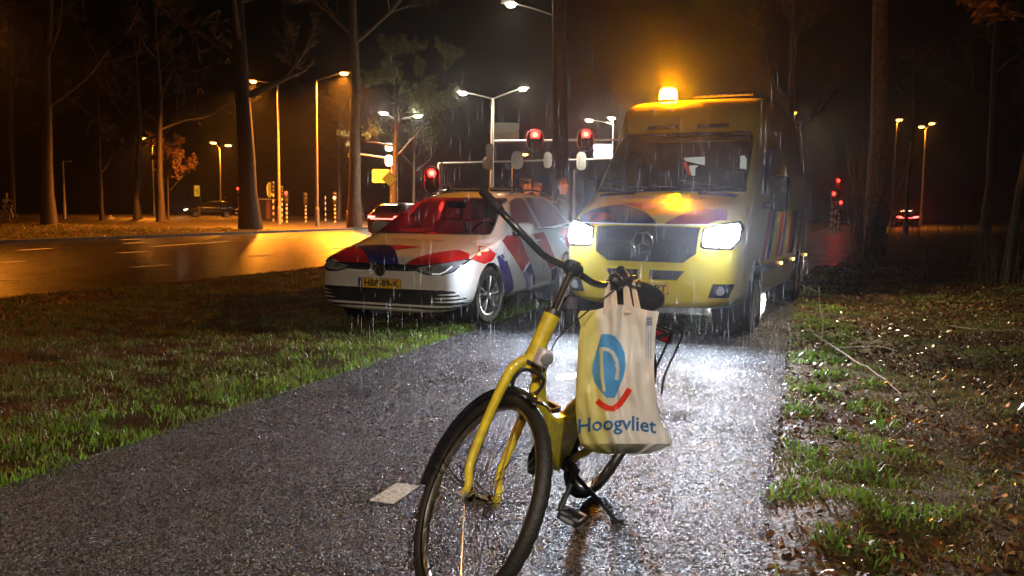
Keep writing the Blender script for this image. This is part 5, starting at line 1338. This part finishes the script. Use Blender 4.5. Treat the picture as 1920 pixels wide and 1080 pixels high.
# saddle and post
sp_ = MB(); sp_.tube([(0, .825, .70), (0, .885, .885)], .0135, 12); sp_.build('seat_post', M['chrome'], bike)
V = []; n = 14; k = 13
for i in range(n):
    t = i / (n - 1); y = .76 + .275 * t; wdt = .022 + .088 * (1 / (1 + math.exp(-(t - .52) * 11))) - .028 * max(0, t - .9) * 10 * .6; zz = .945 + .012 * math.cos(t * 6.3) + .018 * t * t
    for j in range(k):
        a = math.pi * (j / (k - 1)); V.append((wdt * math.cos(a), y, zz - .042 + (.048 + .010 * (1 - t)) * math.sin(a) ** .55))
sd = MB(); sd.add(V, [(i * k + j, i * k + j + 1, (i + 1) * k + j + 1, (i + 1) * k + j) for i in range(n - 1) for j in range(k - 1)] + [tuple(range(k)), tuple((n - 1) * k + j for j in range(k))[::-1]] + [(i * k, (i + 1) * k, (i + 1) * k + k - 1, i * k + k - 1) for i in range(n - 1)])
sdo = sd.build('saddle', mat('black_saddle_cover', (.02, .02, .021), .28, coat=.4, bump=.1), bike)
for s in (1, -1): q = MB(); q.tube(catmull([(s * .045, .93, .912), (s * .05, .95, .885), (s * .05, .99, .885), (s * .045, 1.0, .912)], 3), .008, 6); q.build('spring', M['chrome'], sdo)
# carrier, rear lamp
cr = MB()
for s in (1, -1): cr.tube([(s * .055, .88, .735), (s * .06, 1.42, .745)], .006, 8); cr.tube([(s * .06, 1.36, .742), (s * .072, 1.24, .56), (s * .070, 1.11, .36)], .0055, 8)
for y in (.9, 1.05, 1.2, 1.35, 1.42): cr.tube([(-.058, y, .740), (.058, y, .740)], .0045, 6)
ca = cr.build('rear_carrier', M['fender'], bike)
q = MB(); q.box((0, 1.44, .70), (.09, .025, .05)); q.build('rear_lamp', mat('dark_red_lens', (.25, .01, .01), .2), bike, bevel=.008)
q = MB(); q.tube(catmull([(.075, .95, .755), (.082, 1.2, .765), (.08, 1.43, .76), (.075, 1.46, .68), (.075, 1.40, .55), (.07, 1.45, .44)], 4), .009, 6, flat=.5); q.build('luggage_strap', M['rubber'], ca)
# crank, chain case, pedals, kickstand
cc = MB(); cc.prism([(.57, .28), (.60, .35), (.67, .385), (.80, .375), (1.06, .41), (1.15, .40), (1.17, .34), (1.12, .29), (.80, .215), (.68, .185), (.60, .21)], 'x', -.085, -.055); cc.build('chain_case', M['fender'], bike, bevel=.010)
bb = MB(); bb.tube([(-.10, .675, .285), (.075, .675, .285)], .014, 12); bb.tube([(-.045, .675, .285), (.045, .675, .285)], .030, 16); axl = bb.build('crank_axle', M['black'], bike)
def pedal(end, sx):
    c_ = MB(); c_.tube([(sx * .082, .675, .285), (sx * .092, (end[0] + .675) / 2, (end[1] + .285) / 2), (sx * .10, end[0], end[1])], [.014, .010, .012], 8); cr_ = c_.build('crank', M['black'], bike)
    p_ = MB(); c = Vector((sx * .155, end[0], end[1])); p_.tube([(sx * .10, end[0], end[1]), c], .007, 8)
    for dy in (-.032, .032): p_.box(c + Vector((0, dy, 0)), (.088, .020, .026))
    for dx in (-.040, .040): p_.box(c + Vector((dx, 0, 0)), (.012, .070, .022))
    pd = p_.build('pedal', M['black'], bike, bevel=.004)
    for dy in (-.043, .043): r_ = MB(); r_.box(c + Vector((0, dy, 0)), (.055, .002, .012)); r_.build('reflector', M['lens'], pd)
pedal((.575, .150), 1); pedal((.775, .42), -1)
ks = MB(); Rm = Matrix.Rotation(BL, 4, 'Y')
# foot of the stand in bike coordinates so that it meets the path under the lean
foot_local = Matrix.Rotation(-BL, 3, 'Y') @ Vector((.245, .86, 0.004))
ks.tube(catmull([(.035, .72, .27), (.06, .75, .22), foot_local.lerp(Vector((.06, .75, .22)), .5), foot_local], 4), [.010] * 9 + [.008] * 4, 8)
ks.tube([foot_local + Vector((-.012, -.02, 0)), foot_local + Vector((.012, .025, .0))], .009, 8); ks.build('kickstand', M['black'], bike)

# ================================================================== shopping bag hanging from the bar
YB = 2.80
def bagp(px, py, dy=0): p = at(px, py, YB + dy); return p
bag = empty('shopping_bag', bagp(1160, 850), 0, 'white plastic shopping bag hanging from the bicycle handlebar', 'bag'); BO = Vector(bag.location)
def poly_mat(name, col, tr=.45, rough=.32):
    m, N, L, b = new_mat(name); b.inputs['Base Color'].default_value = (*col, 1); b.inputs['Roughness'].default_value = rough
    t = N.new('ShaderNodeBsdfTranslucent'); t.inputs['Color'].default_value = (*col, 1); mx = N.new('ShaderNodeMixShader'); mx.inputs[0].default_value = tr
    tc = N.new('ShaderNodeTexCoord'); wv = N.new('ShaderNodeTexNoise'); wv.inputs['Scale'].default_value = 14; wv.inputs['Detail'].default_value = 5; wv.inputs['Distortion'].default_value = .6
    mp = N.new('ShaderNodeMapping'); mp.inputs['Scale'].default_value = (2.0, 1, .5); L.new(tc.outputs['Object'], mp.inputs['Vector']); L.new(mp.outputs[0], wv.inputs['Vector'])
    bp = N.new('ShaderNodeBump'); bp.inputs['Strength'].default_value = .55; bp.inputs['Distance'].default_value = .012; L.new(wv.outputs['Fac'], bp.inputs['Height']); L.new(bp.outputs['Normal'], b.inputs['Normal']); L.new(bp.outputs['Normal'], t.inputs['Normal'])
    L.new(b.outputs[0], mx.inputs[1]); L.new(t.outputs[0], mx.inputs[2]); L.new(mx.outputs[0], N['Material Output'].inputs['Surface']); return m, N, L, b, t, tc
m, N, L, b, t, tc = poly_mat('white_polythene', (.88, .88, .85), .42)
# printed yellow side panel: colour of the film itself, changes along x
sx = N.new('ShaderNodeSeparateXYZ'); L.new(tc.outputs['Object'], sx.inputs[0])
nz = N.new('ShaderNodeMath'); nz.operation = 'MULTIPLY_ADD'; nz.inputs[1].default_value = .10; L.new(sx.outputs['Z'], nz.inputs[0]); L.new(sx.outputs['X'], nz.inputs[2])
rp = N.new('ShaderNodeValToRGB'); mr = N.new('ShaderNodeMapRange'); mr.inputs['From Min'].default_value = -.16; mr.inputs['From Max'].default_value = .16; L.new(nz.outputs[0], mr.inputs['Value']); L.new(mr.outputs[0], rp.inputs['Fac'])
e = rp.color_ramp.elements; e[0].position = .35; e[0].color = (.80, .76, .30, 1); e[1].position = .44; e[1].color = (.86, .85, .80, 1)
L.new(rp.outputs[0], b.inputs['Base Color']); L.new(rp.outputs[0], t.inputs['Color'])
M['poly'] = m
M['polytop'] = poly_mat('beige_handle_film', (.82, .70, .55), .4)[0]
M['pblue'] = poly_mat('blue_print_on_film', (.12, .42, .85), .4)[0]; M['pnavy'] = poly_mat('dark_blue_print_on_film', (.05, .17, .42), .3)[0]; M['pred'] = poly_mat('red_print_on_film', (.82, .06, .03), .35)[0]
# outline of the sheet, row by row: (py, left px, right px)
rows = [(583, 1088, 1236), (592, 1083, 1234), (612, 1089, 1230), (640, 1084, 1228), (690, 1082, 1226), (730, 1080, 1228), (765, 1079, 1232), (795, 1082, 1241), (818, 1084, 1256), (832, 1088, 1260), (843, 1100, 1240), (851, 1128, 1216)]
def brow(py):
    for a, b in zip(rows[:-1], rows[1:]):
        if a[0] <= py <= b[0]: t = (py - a[0]) / (b[0] - a[0]); return a[1] + (b[1] - a[1]) * t, a[2] + (b[2] - a[2]) * t
    return rows[-1][1:] if py > 800 else rows[0][1:]
def bulge(s, t):
    """s across 0..1, t down 0..1: how far the front sheet stands out, with folds running from the handles"""
    e = math.sin(math.pi * min(1, max(0, s))) ** .6
    belly = (.018 + .060 * t ** 1.6) * e
    f = .014 * math.sin(s * 17 + 2 * t) * (1 - t) * e + .007 * math.sin(s * 31 - 5 * t) * e + .012 * math.sin((s - t) * 9) * t * (1 - t) * 4 * e * (1 if s > .5 else .3) + .008 * mnoise.noise((s * 5, t * 7, 2)) + .006 * mnoise.noise((s * 13, t * 9, 5))
    f -= .014 * math.exp(-((s - .56 + .10 * t) / .035) ** 2) * (1 - .55 * t) + .010 * math.exp(-((s - .72 - .10 * math.sin(t * 3)) / .04) ** 2) * t
    return belly + f
def sheet(front=True):
    V = []; n, k = 70, 60
    for i in range(n + 1):
        t = i / n; py = rows[0][0] + (rows[-1][0] - rows[0][0]) * t; a, b2 = brow(py)
        for j in range(k + 1):
            s = j / k; px = a + (b2 - a) * s
            wv = 5 * math.sin(s * math.pi * 1.0) * (t < .02) * 0
            top = (1 - t) ** 3 * (-9 * math.sin(math.pi * s) + 3 * math.sin(9 * s)) 
            d = bulge(s, t) * (1 if t < .93 else (1 - t) / .07 * .8 + .2)
            p = bagp(px, py + top, (-d if front else d * .8 + .002)) - BO; V.append(tuple(p))
    F_ = [(i * (k + 1) + j, i * (k + 1) + j + 1, (i + 1) * (k + 1) + j + 1, (i + 1) * (k + 1) + j) for i in range(n) for j in range(k)]
    return V, F_
mb = MB(); V, F_ = sheet(True); mb.add(V, F_); fv, ff = V, F_; fs = mb.build('front_sheet', M['poly'], bag, fix=False)
mb = MB(); V, F_ = sheet(False); mb.add(V, F_); mb.build('back_sheet', M['poly'], bag, fix=False)
bvb = BVHTree.FromPolygons([Vector(v) for v in fv], ff)
def onbag(px, py, off=.0012):
    r = ray(px, py); o_ = Vector((0, 0, CAM_H)) - BO; h_, n_, _, _ = bvb.ray_cast(o_, r.normalized())
    if h_ is None: return None
    return h_ - r.normalized() * off
def bag_print(name, polys, m, off=.0012, step=4):
    bm = bmesh.new()
    for P in polys: bm.faces.new([bm.verts.new((x, y, 0)) for x, y in P])
    bmesh.ops.triangulate(bm, faces=bm.faces[:], ngon_method='EAR_CLIP')
    xs = [v.co.x for v in bm.verts]; ys = [v.co.y for v in bm.verts]
    for lo, hi, nrm, k in ((min(xs), max(xs), (1, 0, 0), 0), (min(ys), max(ys), (0, 1, 0), 1)):
        p = math.ceil(lo / step) * step
        while p < hi: bmesh.ops.bisect_plane(bm, geom=bm.verts[:] + bm.edges[:] + bm.faces[:], plane_co=(p, 0, 0) if k == 0 else (0, p, 0), plane_no=nrm, dist=1e-5); p += step
    ok = {}; V = []
    for v in bm.verts:
        q = onbag(v.co.x, v.co.y, off)
        if q is not None: ok[v.index] = len(V); V.append(q)
    bm.verts.index_update()
    bm.verts.ensure_lookup_table(); ok = {}; V = []
    for i, v in enumerate(bm.verts):
        q = onbag(v.co.x, v.co.y, off)
        if q is not None: ok[i] = len(V); V.append(q)
    Fs = [tuple(ok[v.index] for v in f.verts) for f in bm.faces if all(v.index in ok for v in f.verts)]; bm.free()
    me = bpy.data.meshes.new(name); me.from_pydata(V, [], Fs); return mesh_obj(name, me, m, fs, True, angle=70)
Z = lambda P: [(960 + x / 3.176, 560 + y / 3.176) for x, y in P]
disc = Z([(532, 212), (575, 210), (610, 222), (648, 268), (672, 330), (678, 400), (662, 470), (630, 530), (612, 560), (612, 590), (560, 588), (545, 555), (512, 530), (488, 490), (478, 440), (480, 390), (500, 335), (520, 300), (532, 290)])
bag_print('blue_emblem', [disc], M['pblue'], .0025)
hw = Z([(524, 300), (532, 286), (562, 288), (600, 296), (625, 335), (641, 395), (638, 458), (622, 488), (611, 470), (606, 415), (590, 376), (556, 362), (550, 400), (556, 560), (546, 550), (528, 522), (519, 440), (517, 350)])
bag_print('emblem_letter', [stroke_poly(Z([(530, 290), (532, 380), (536, 470), (548, 552)]), 6.5), stroke_poly(Z([(540, 298), (575, 305), (602, 325), (620, 365), (628, 420), (624, 484)]), 7.0)], M['poly'], .0042)
bag_print('red_tick', [[(x, y) for x, y in stroke_poly(Z([(506, 606), (530, 628), (565, 650), (605, 655), (640, 628), (672, 585), (700, 536)]), 11)]], M['pred'], .0025)
V, Fs = text_obj('Hoogvliet', 40, 146, bold=.55)
def tw(v): x, y = v.x + 1156, 796 - v.y * .95; y += .0045 * (x - 1150) ** 2 * .3 - 2 + (-.02) * (x - 1150); return x, y
bag_print('shop_name', [[tw(V[i]) for i in f] for f in Fs], M['pnavy'], .003, 3)
bars_ = [[(1212 + dx, y) for dx, y in ((0, 595 + 3.2 * k), (11, 595 + 3.2 * k), (11, 596.6 + 3.2 * k), (0, 596.6 + 3.2 * k))] for k in range(5)] + [[(x, 606), (x + .8, 606), (x + .8, 672), (x, 672)] for x in (1211, 1215, 1220)]
bag_print('small_print', bars_, M['pnavy'], .0016, 8)
# handles: two loops of film over the handlebar
hq = [STEER @ Vector(p) for p in (on_bar(.17), on_bar(.26))]
rt = bike.matrix_basis if False else (Matrix.Translation((BX, BY, .012)) @ Euler((0, BL, -BT)).to_matrix().to_4x4())
hw_ = [rt @ p for p in hq]
print('BAR', [tuple(round(c, 3) for c in p) for p in hw_])
def strap(px0, px1, w, dz, front):
    """film loop from the bag mouth up over the bar and down"""
    mb = MB(); n = 18; V = []
    x0, x1 = at(px0, 590, YB).x, at(px1, 590, YB).x
    barp = hw_[0].lerp(hw_[1], dz); zb = at(px0, 586, YB).z
    for i in range(n + 1):
        t = i / n; a = math.pi * t
        bx_ = x0 + (x1 - x0) * t
        tb = (bx_ - hw_[0].x) / (hw_[1].x - hw_[0].x); bp_ = hw_[0] + (hw_[1] - hw_[0]) * tb
        q = Vector((bx_, 0, 0))
        if t < .45: u = t / .45; q = Vector((x0 + (x1 - x0) * .12 * u * 0, YB - .012, zb)).lerp(Vector((x0 + (x1 - x0) * .2, bp_.y - .016, bp_.z + .004)), u)
        elif t > .55: u = (1 - t) / .45; q = Vector((x1, YB + .012, zb)).lerp(Vector((x0 + (x1 - x0) * .8, bp_.y + .016, bp_.z + .004)), u)
        else: q = Vector((x0 + (x1 - x0) * .5, bp_.y, bp_.z + .015))
        ww = w * (1 - .35 * math.sin(a) ** 2); V += [tuple(q + Vector((-ww / 2, 0, 0)) - BO), tuple(q + Vector((0, -.004, 0)) - BO), tuple(q + Vector((ww / 2, .002, 0)) - BO)]
    mb.add(V, [(i * 3 + j, i * 3 + j + 1, i * 3 + j + 4, i * 3 + j + 3) for i in range(n) for j in range(2)]); mb.build('handle', M['polytop'], bag, fix=False)
strap(1137, 1144, .024, .2, True); strap(1151, 1154, .022, .3, True); strap(1178, 1181, .030, .7, True); strap(1196, 1198, .022, .9, True)
# groceries inside, seen as dark shapes through the film
gc = MB(); c = at(1175, 818, YB + .0) - BO; gc.lathe([(0, -.055), (.045, -.05), (.05, 0), (.045, .05), (0, .055)], c, 'x', 16); gc.build('groceries', mat('brown_paper_pack', (.16, .10, .05), .7), bag)
gc = MB(); c = at(1135, 800, YB + .0) - BO; gc.box(c, (.075, .045, .12), (0, .25, 0)); gc.build('groceries', mat('green_carton', (.12, .22, .06), .6), bag, bevel=.006)
# ================================================================== people
def person(loc, rz, label, H=1.78, coat='navy', legs='navy', hat=None, pose='stand', group=None):
    """one skinned figure; loc = feet, faces local -y"""
    t = empty('person', loc, rz, label, 'person', group); s = H / 1.78
    J = {}; E_ = []; rad = {}
    def j(n, p, r, par=None): J[n] = (Vector(p) * s, r * s); 
    ride = pose == 'ride'
    pts = [('pelvis', (0, 0, .96), .135), ('waist', (0, -.01, 1.10), .125), ('chest', (0, -.01, 1.30), .155), ('neckb', (0, 0, 1.45), .09), ('neck', (0, -.01, 1.515), .050), ('head0', (0, -.02, 1.575), .078), ('head1', (0, -.008, 1.67), .102), ('head2', (0, .0, 1.735), .075)]
    if ride: pts = [('pelvis', (0, 0, .98), .135), ('waist', (0, -.06, 1.10), .125), ('chest', (0, -.14, 1.30), .15), ('neckb', (0, -.20, 1.45), .085), ('neck', (0, -.22, 1.52), .055), ('head0', (0, -.24, 1.58), .072), ('head1', (0, -.24, 1.67), .085), ('head2', (0, -.23, 1.725), .055)]
    V = [Vector(p) * s for _, p, _ in pts]; RR = [r * s for *_, r in pts]; ED = [(i, i + 1) for i in range(len(pts) - 1)]
    def chain(start, ps):
        prev = start
        for p, r in ps: V.append(Vector(p) * s); RR.append(r * s); ED.append((prev, len(V) - 1)); prev = len(V) - 1
    for sg in (1, -1):
        if ride: chain(2, [((sg * .19, -.15, 1.38), .07), ((sg * .25, -.36, 1.20), .05), ((sg * .24, -.56, 1.12), .035), ((sg * .24, -.62, 1.11), .028)])
        else: chain(2, [((sg * .19, 0, 1.40), .07), ((sg * .25, .02, 1.13), .05), ((sg * .25, -.08 if sg > 0 else .02, .90), .036), ((sg * .25, -.12 if sg > 0 else .01, .82), .03)])
        if ride: chain(0, [((sg * .10, -.05, .92), .10), ((sg * .11, -.42 if sg > 0 else -.36, .80 if sg > 0 else .62), .07), ((sg * .11, -.30, .42 if sg > 0 else .24), .05), ((sg * .11, -.30, .33 if sg > 0 else .14), .04), ((sg * .11, -.42, .30 if sg > 0 else .11), .035)])
        else: chain(0, [((sg * .10, 0, .86), .10), ((sg * .11, -.01, .50), .068), ((sg * .11, .02, .12), .045), ((sg * .11, .01, .05), .045), ((sg * .12, -.13, .035), .035)])
    me = bpy.data.meshes.new('p'); me.from_pydata(V, ED, []); o = bpy.data.objects.new('p', me); C.objects.link(o)
    sk = o.modifiers.new('skin', 'SKIN'); sk.use_smooth_shade = True
    for i, r in enumerate(RR): d = me.skin_vertices[0].data[i]; d.radius = (r, r * (.72 if i in (0, 1, 2) else 1)); d.use_root = (i == 0)
    sb = o.modifiers.new('sub', 'SUBSURF'); sb.levels = 2; sb.render_levels = 2
    m2 = evaluated(o, 'person_body'); drop(o)
    b = mesh_obj('body', m2, [M['skin'], M[coat], M[legs], M['black']], t, True, angle=80)
    for p in m2.polygons:
        z = p.center.z / s; x = abs(p.center.x) / s
        p.material_index = 0 if z > 1.515 else (1 if z > .93 or (x > .19 and z > .86) else (0 if x > .19 and z > .7 else (2 if z > .12 else 3)))
    hc = V[6]; hr = .095 * s
    # face: nose, eyes, ears, mouth
    f = MB(); f.box(hc + Vector((0, -.098 * s, -.015 * s)), (.022 * s, .03 * s, .045 * s), taper=.5); f.build('nose', M['skin'], t, bevel=.005)
    for sg in (1, -1):
        f = MB(); f.lathe([(.0, -.004), (.010, -.003), (.012, .004)], hc + Vector((sg * .032 * s, -.086 * s, .008 * s)), 'y', 10); f.build('eye', M['ink'], t)
        f = MB(); f.box(hc + Vector((sg * .088 * s, .0, -.005 * s)), (.014 * s, .035 * s, .06 * s)); f.build('ear', M['skin'], t, bevel=.006)
    f = MB(); f.box(hc + Vector((0, -.084 * s, -.055 * s)), (.045 * s, .008 * s, .009 * s)); f.build('mouth', mat('lips', (.3, .1, .08), .5), t, bevel=.002)
    h = MB(); h.lathe([(.093 * s, -.01 * s), (.097 * s, .02 * s), (.088 * s, .06 * s), (.055 * s, .088 * s), (0, .097 * s)], hc + Vector((0, .012 * s, .0)), 'z', 20); h.build('hair', M['hair'], t)
    if hat == 'cap':
        h = MB(); h.lathe([(.100 * s, .03 * s), (.104 * s, .045 * s), (.118 * s, .085 * s), (.112 * s, .098 * s), (0, .106 * s)], hc + Vector((0, .01 * s, 0)), 'z', 24); cp = h.build('cap', M['navy'], t)
        h = MB(); h.prism([(-.07 * s, -.07 * s), (.07 * s, -.07 * s), (.055 * s, -.145 * s), (-.055 * s, -.145 * s)], 'z', 0, .008); bk_ = h.build('cap_peak', M['gloss'], cp, bevel=.003); bk_.location = hc + Vector((0, 0, .032 * s))
    if hat == 'helmet':
        h = MB(); h.lathe([(.108 * s, -.02 * s), (.118 * s, .03 * s), (.105 * s, .085 * s), (.06 * s, .12 * s), (0, .13 * s)], hc + Vector((0, .01 * s, 0)), 'z', 24); h.build('helmet', M['navy'], t)
    return t
def on_ground(px, D): p, _ = base(px, 400, D); return p
G3 = 'people standing behind the police car'
person(on_ground(984, 13.4), R(25), 'officer in a dark flat cap and dark jacket behind the police car roof', 1.83, 'navy', hat='cap', group=G3)
person(on_ground(1006, 14.2), R(-70), 'bare-headed brown-haired person right beside the capped officer', 1.80, 'navy', group=G3)
person(on_ground(1054, 14.0), R(60), 'person in a dark jacket between the police car and the ambulance', 1.86, 'navy', group=G3)
# cyclist far left
cpos = on_ground(12, 47); rd_ = math.pi * .5 + R(25)
ct = empty('bicycle', cpos, R(70), 'dim bicycle ridden along the far side of the road at the left edge', 'bicycle')
def simple_bike(t):
    for nm, y in (('front_wheel', -.52), ('rear_wheel', .52)):
        mb = MB(); mb.tube([Vector((0, y + .33 * math.cos(a), .34 + .33 * math.sin(a))) for a in [2 * math.pi * i / 28 for i in range(28)]], .018, 6, closed=True); w_ = mb.build(nm, M['rubber'], t)
        mb = MB(); mb.tube([Vector((0, y + .305 * math.cos(a), .34 + .305 * math.sin(a))) for a in [2 * math.pi * i / 28 for i in range(28)]], .010, 6, closed=True)
        for i in range(10): a = 2 * math.pi * i / 10; mb.tube([(0, y, .34), (0, y + .30 * math.cos(a), .34 + .30 * math.sin(a))], .004, 3)
        mb.build('rim', M['alloy'], w_)
    mb = MB(); 
    for a, b in (((0, -.52, .34), (0, -.38, .85)), ((0, -.38, .80), (0, .05, .30)), ((0, .05, .30), (0, .2, .88)), ((0, .05, .30), (0, .52, .34)), ((0, .52, .34), (0, .16, .75)), ((0, -.39, .78), (0, .15, .72))): mb.tube([a, b], .016, 8)
    mb.build('frame', M['steel'], t); mb = MB(); mb.tube([(-.27, -.30, 1.06), (-.1, -.42, 1.02), (.1, -.42, 1.02), (.27, -.30, 1.06)], .012, 8); mb.tube([(0, -.38, .85), (0, -.41, 1.02)], .012, 8); mb.build('handlebar', M['black'], t)
    mb = MB(); mb.box((0, .22, .91), (.14, .26, .06)); mb.build('saddle', M['black'], t, bevel=.02)
    mb = MB(); mb.box((0, .58, .74), (.07, .03, .05)); mb.build('rear_lamp', M['tail'], t, bevel=.006)
simple_bike(ct)
person(cpos + Vector((math.sin(R(-70)) * .2, math.cos(R(-70)) * .2, 0)) * 1.0, R(70), 'dim cyclist in dark clothes at the left edge of the picture', 1.75, 'navy', pose='ride')
# small distant vehicles
fp, _ = base(345, 400, 74); far_car(fp, R(-62) , 'dark car with one white headlight beam left of the double lamp', M['gloss'], front=True, group='dim cars far away')
D_ = 66; fp, _ = base(1702, 400, D_); far_car(fp + Vector((math.sin(TH), math.cos(TH), 0)) * 4.2, math.pi - TH, 'small distant car with red tail lights right of the broad trunk', M['gloss'], group='dim cars far away')

# ================================================================== rain
def rain():
    m, N, L, b = new_mat('rain_water'); b.inputs['Base Color'].default_value = (.8, .82, .85, 1); b.inputs['Roughness'].default_value = .25; b.inputs['Specular IOR Level'].default_value = 1
    tr = N.new('ShaderNodeBsdfTransparent'); tl = N.new('ShaderNodeBsdfTranslucent'); tl.inputs['Color'].default_value = (.9, .92, .95, 1)
    m1 = N.new('ShaderNodeMixShader'); m1.inputs[0].default_value = .6; L.new(b.outputs[0], m1.inputs[1]); L.new(tl.outputs[0], m1.inputs[2])
    m2 = N.new('ShaderNodeMixShader'); m2.inputs[0].default_value = RAIN_A; L.new(tr.outputs[0], m2.inputs[1]); L.new(m1.outputs[0], m2.inputs[2]); L.new(m2.outputs[0], N['Material Output'].inputs['Surface'])
    r = np.random.RandomState(3); n = RAIN_N
    y = 4.2 + 3.6 * r.rand(n) ** .9; x = y * (-.20 + .56 * r.rand(n) ** .9)
    z = .02 + 2.0 * r.rand(n) ** 1.5; l = (.03 + .24 * r.rand(n) ** 2) * (.45 + .07 * y); w = .0004 + .00009 * y * (.6 + .8 * r.rand(n))  # drops stretched into slivers, standing in for motion trails
    V = np.zeros((n, 5, 3)); dx = r.randn(n) * .012 * l
    for k, a in enumerate((0, 2.094, 4.189)): V[:, k] = np.stack([x + np.cos(a) * w, y + np.sin(a) * w, z + l * .35], 1)
    V[:, 3] = np.stack([x + dx, y, z], 1); V[:, 4] = np.stack([x - dx, y, z + l], 1)
    i = np.arange(n) * 5; F_ = []
    for a, b_ in ((0, 1), (1, 2), (2, 0)): F_ += [np.stack([i + b_, i + a, i + 3], 1), np.stack([i + a, i + b_, i + 4], 1)]
    o = np_mesh('rain', V.reshape(-1, 3), np.concatenate(F_), m, smooth=True); tag(o, 'rain drops drawn out into streaks that catch the headlights in front of the vehicles', 'rain', kind='stuff'); o.visible_shadow = True
rain()

# ================================================================== wet air
def haze():
    mb = MB(); mb.box((20, 95, 14), (420, 260, 34)); me = mb.mesh('haze')
    m = bpy.data.materials.new('wet_night_air'); m.use_nodes = True; N = m.node_tree.nodes; L = m.node_tree.links; N.clear()
    out = N.new('ShaderNodeOutputMaterial'); v = N.new('ShaderNodeVolumePrincipled'); v.inputs['Color'].default_value = (.95, .95, .95, 1); v.inputs['Density'].default_value = HAZE_D; v.inputs['Anisotropy'].default_value = HAZE_G
    L.new(v.outputs[0], out.inputs['Volume'])
    o = mesh_obj('haze', me, m, None, False); o.display_type = 'WIRE'; tag(o, 'thin rainy mist filling the night air', 'haze', kind='stuff')
if HAZE_D > 0: haze()
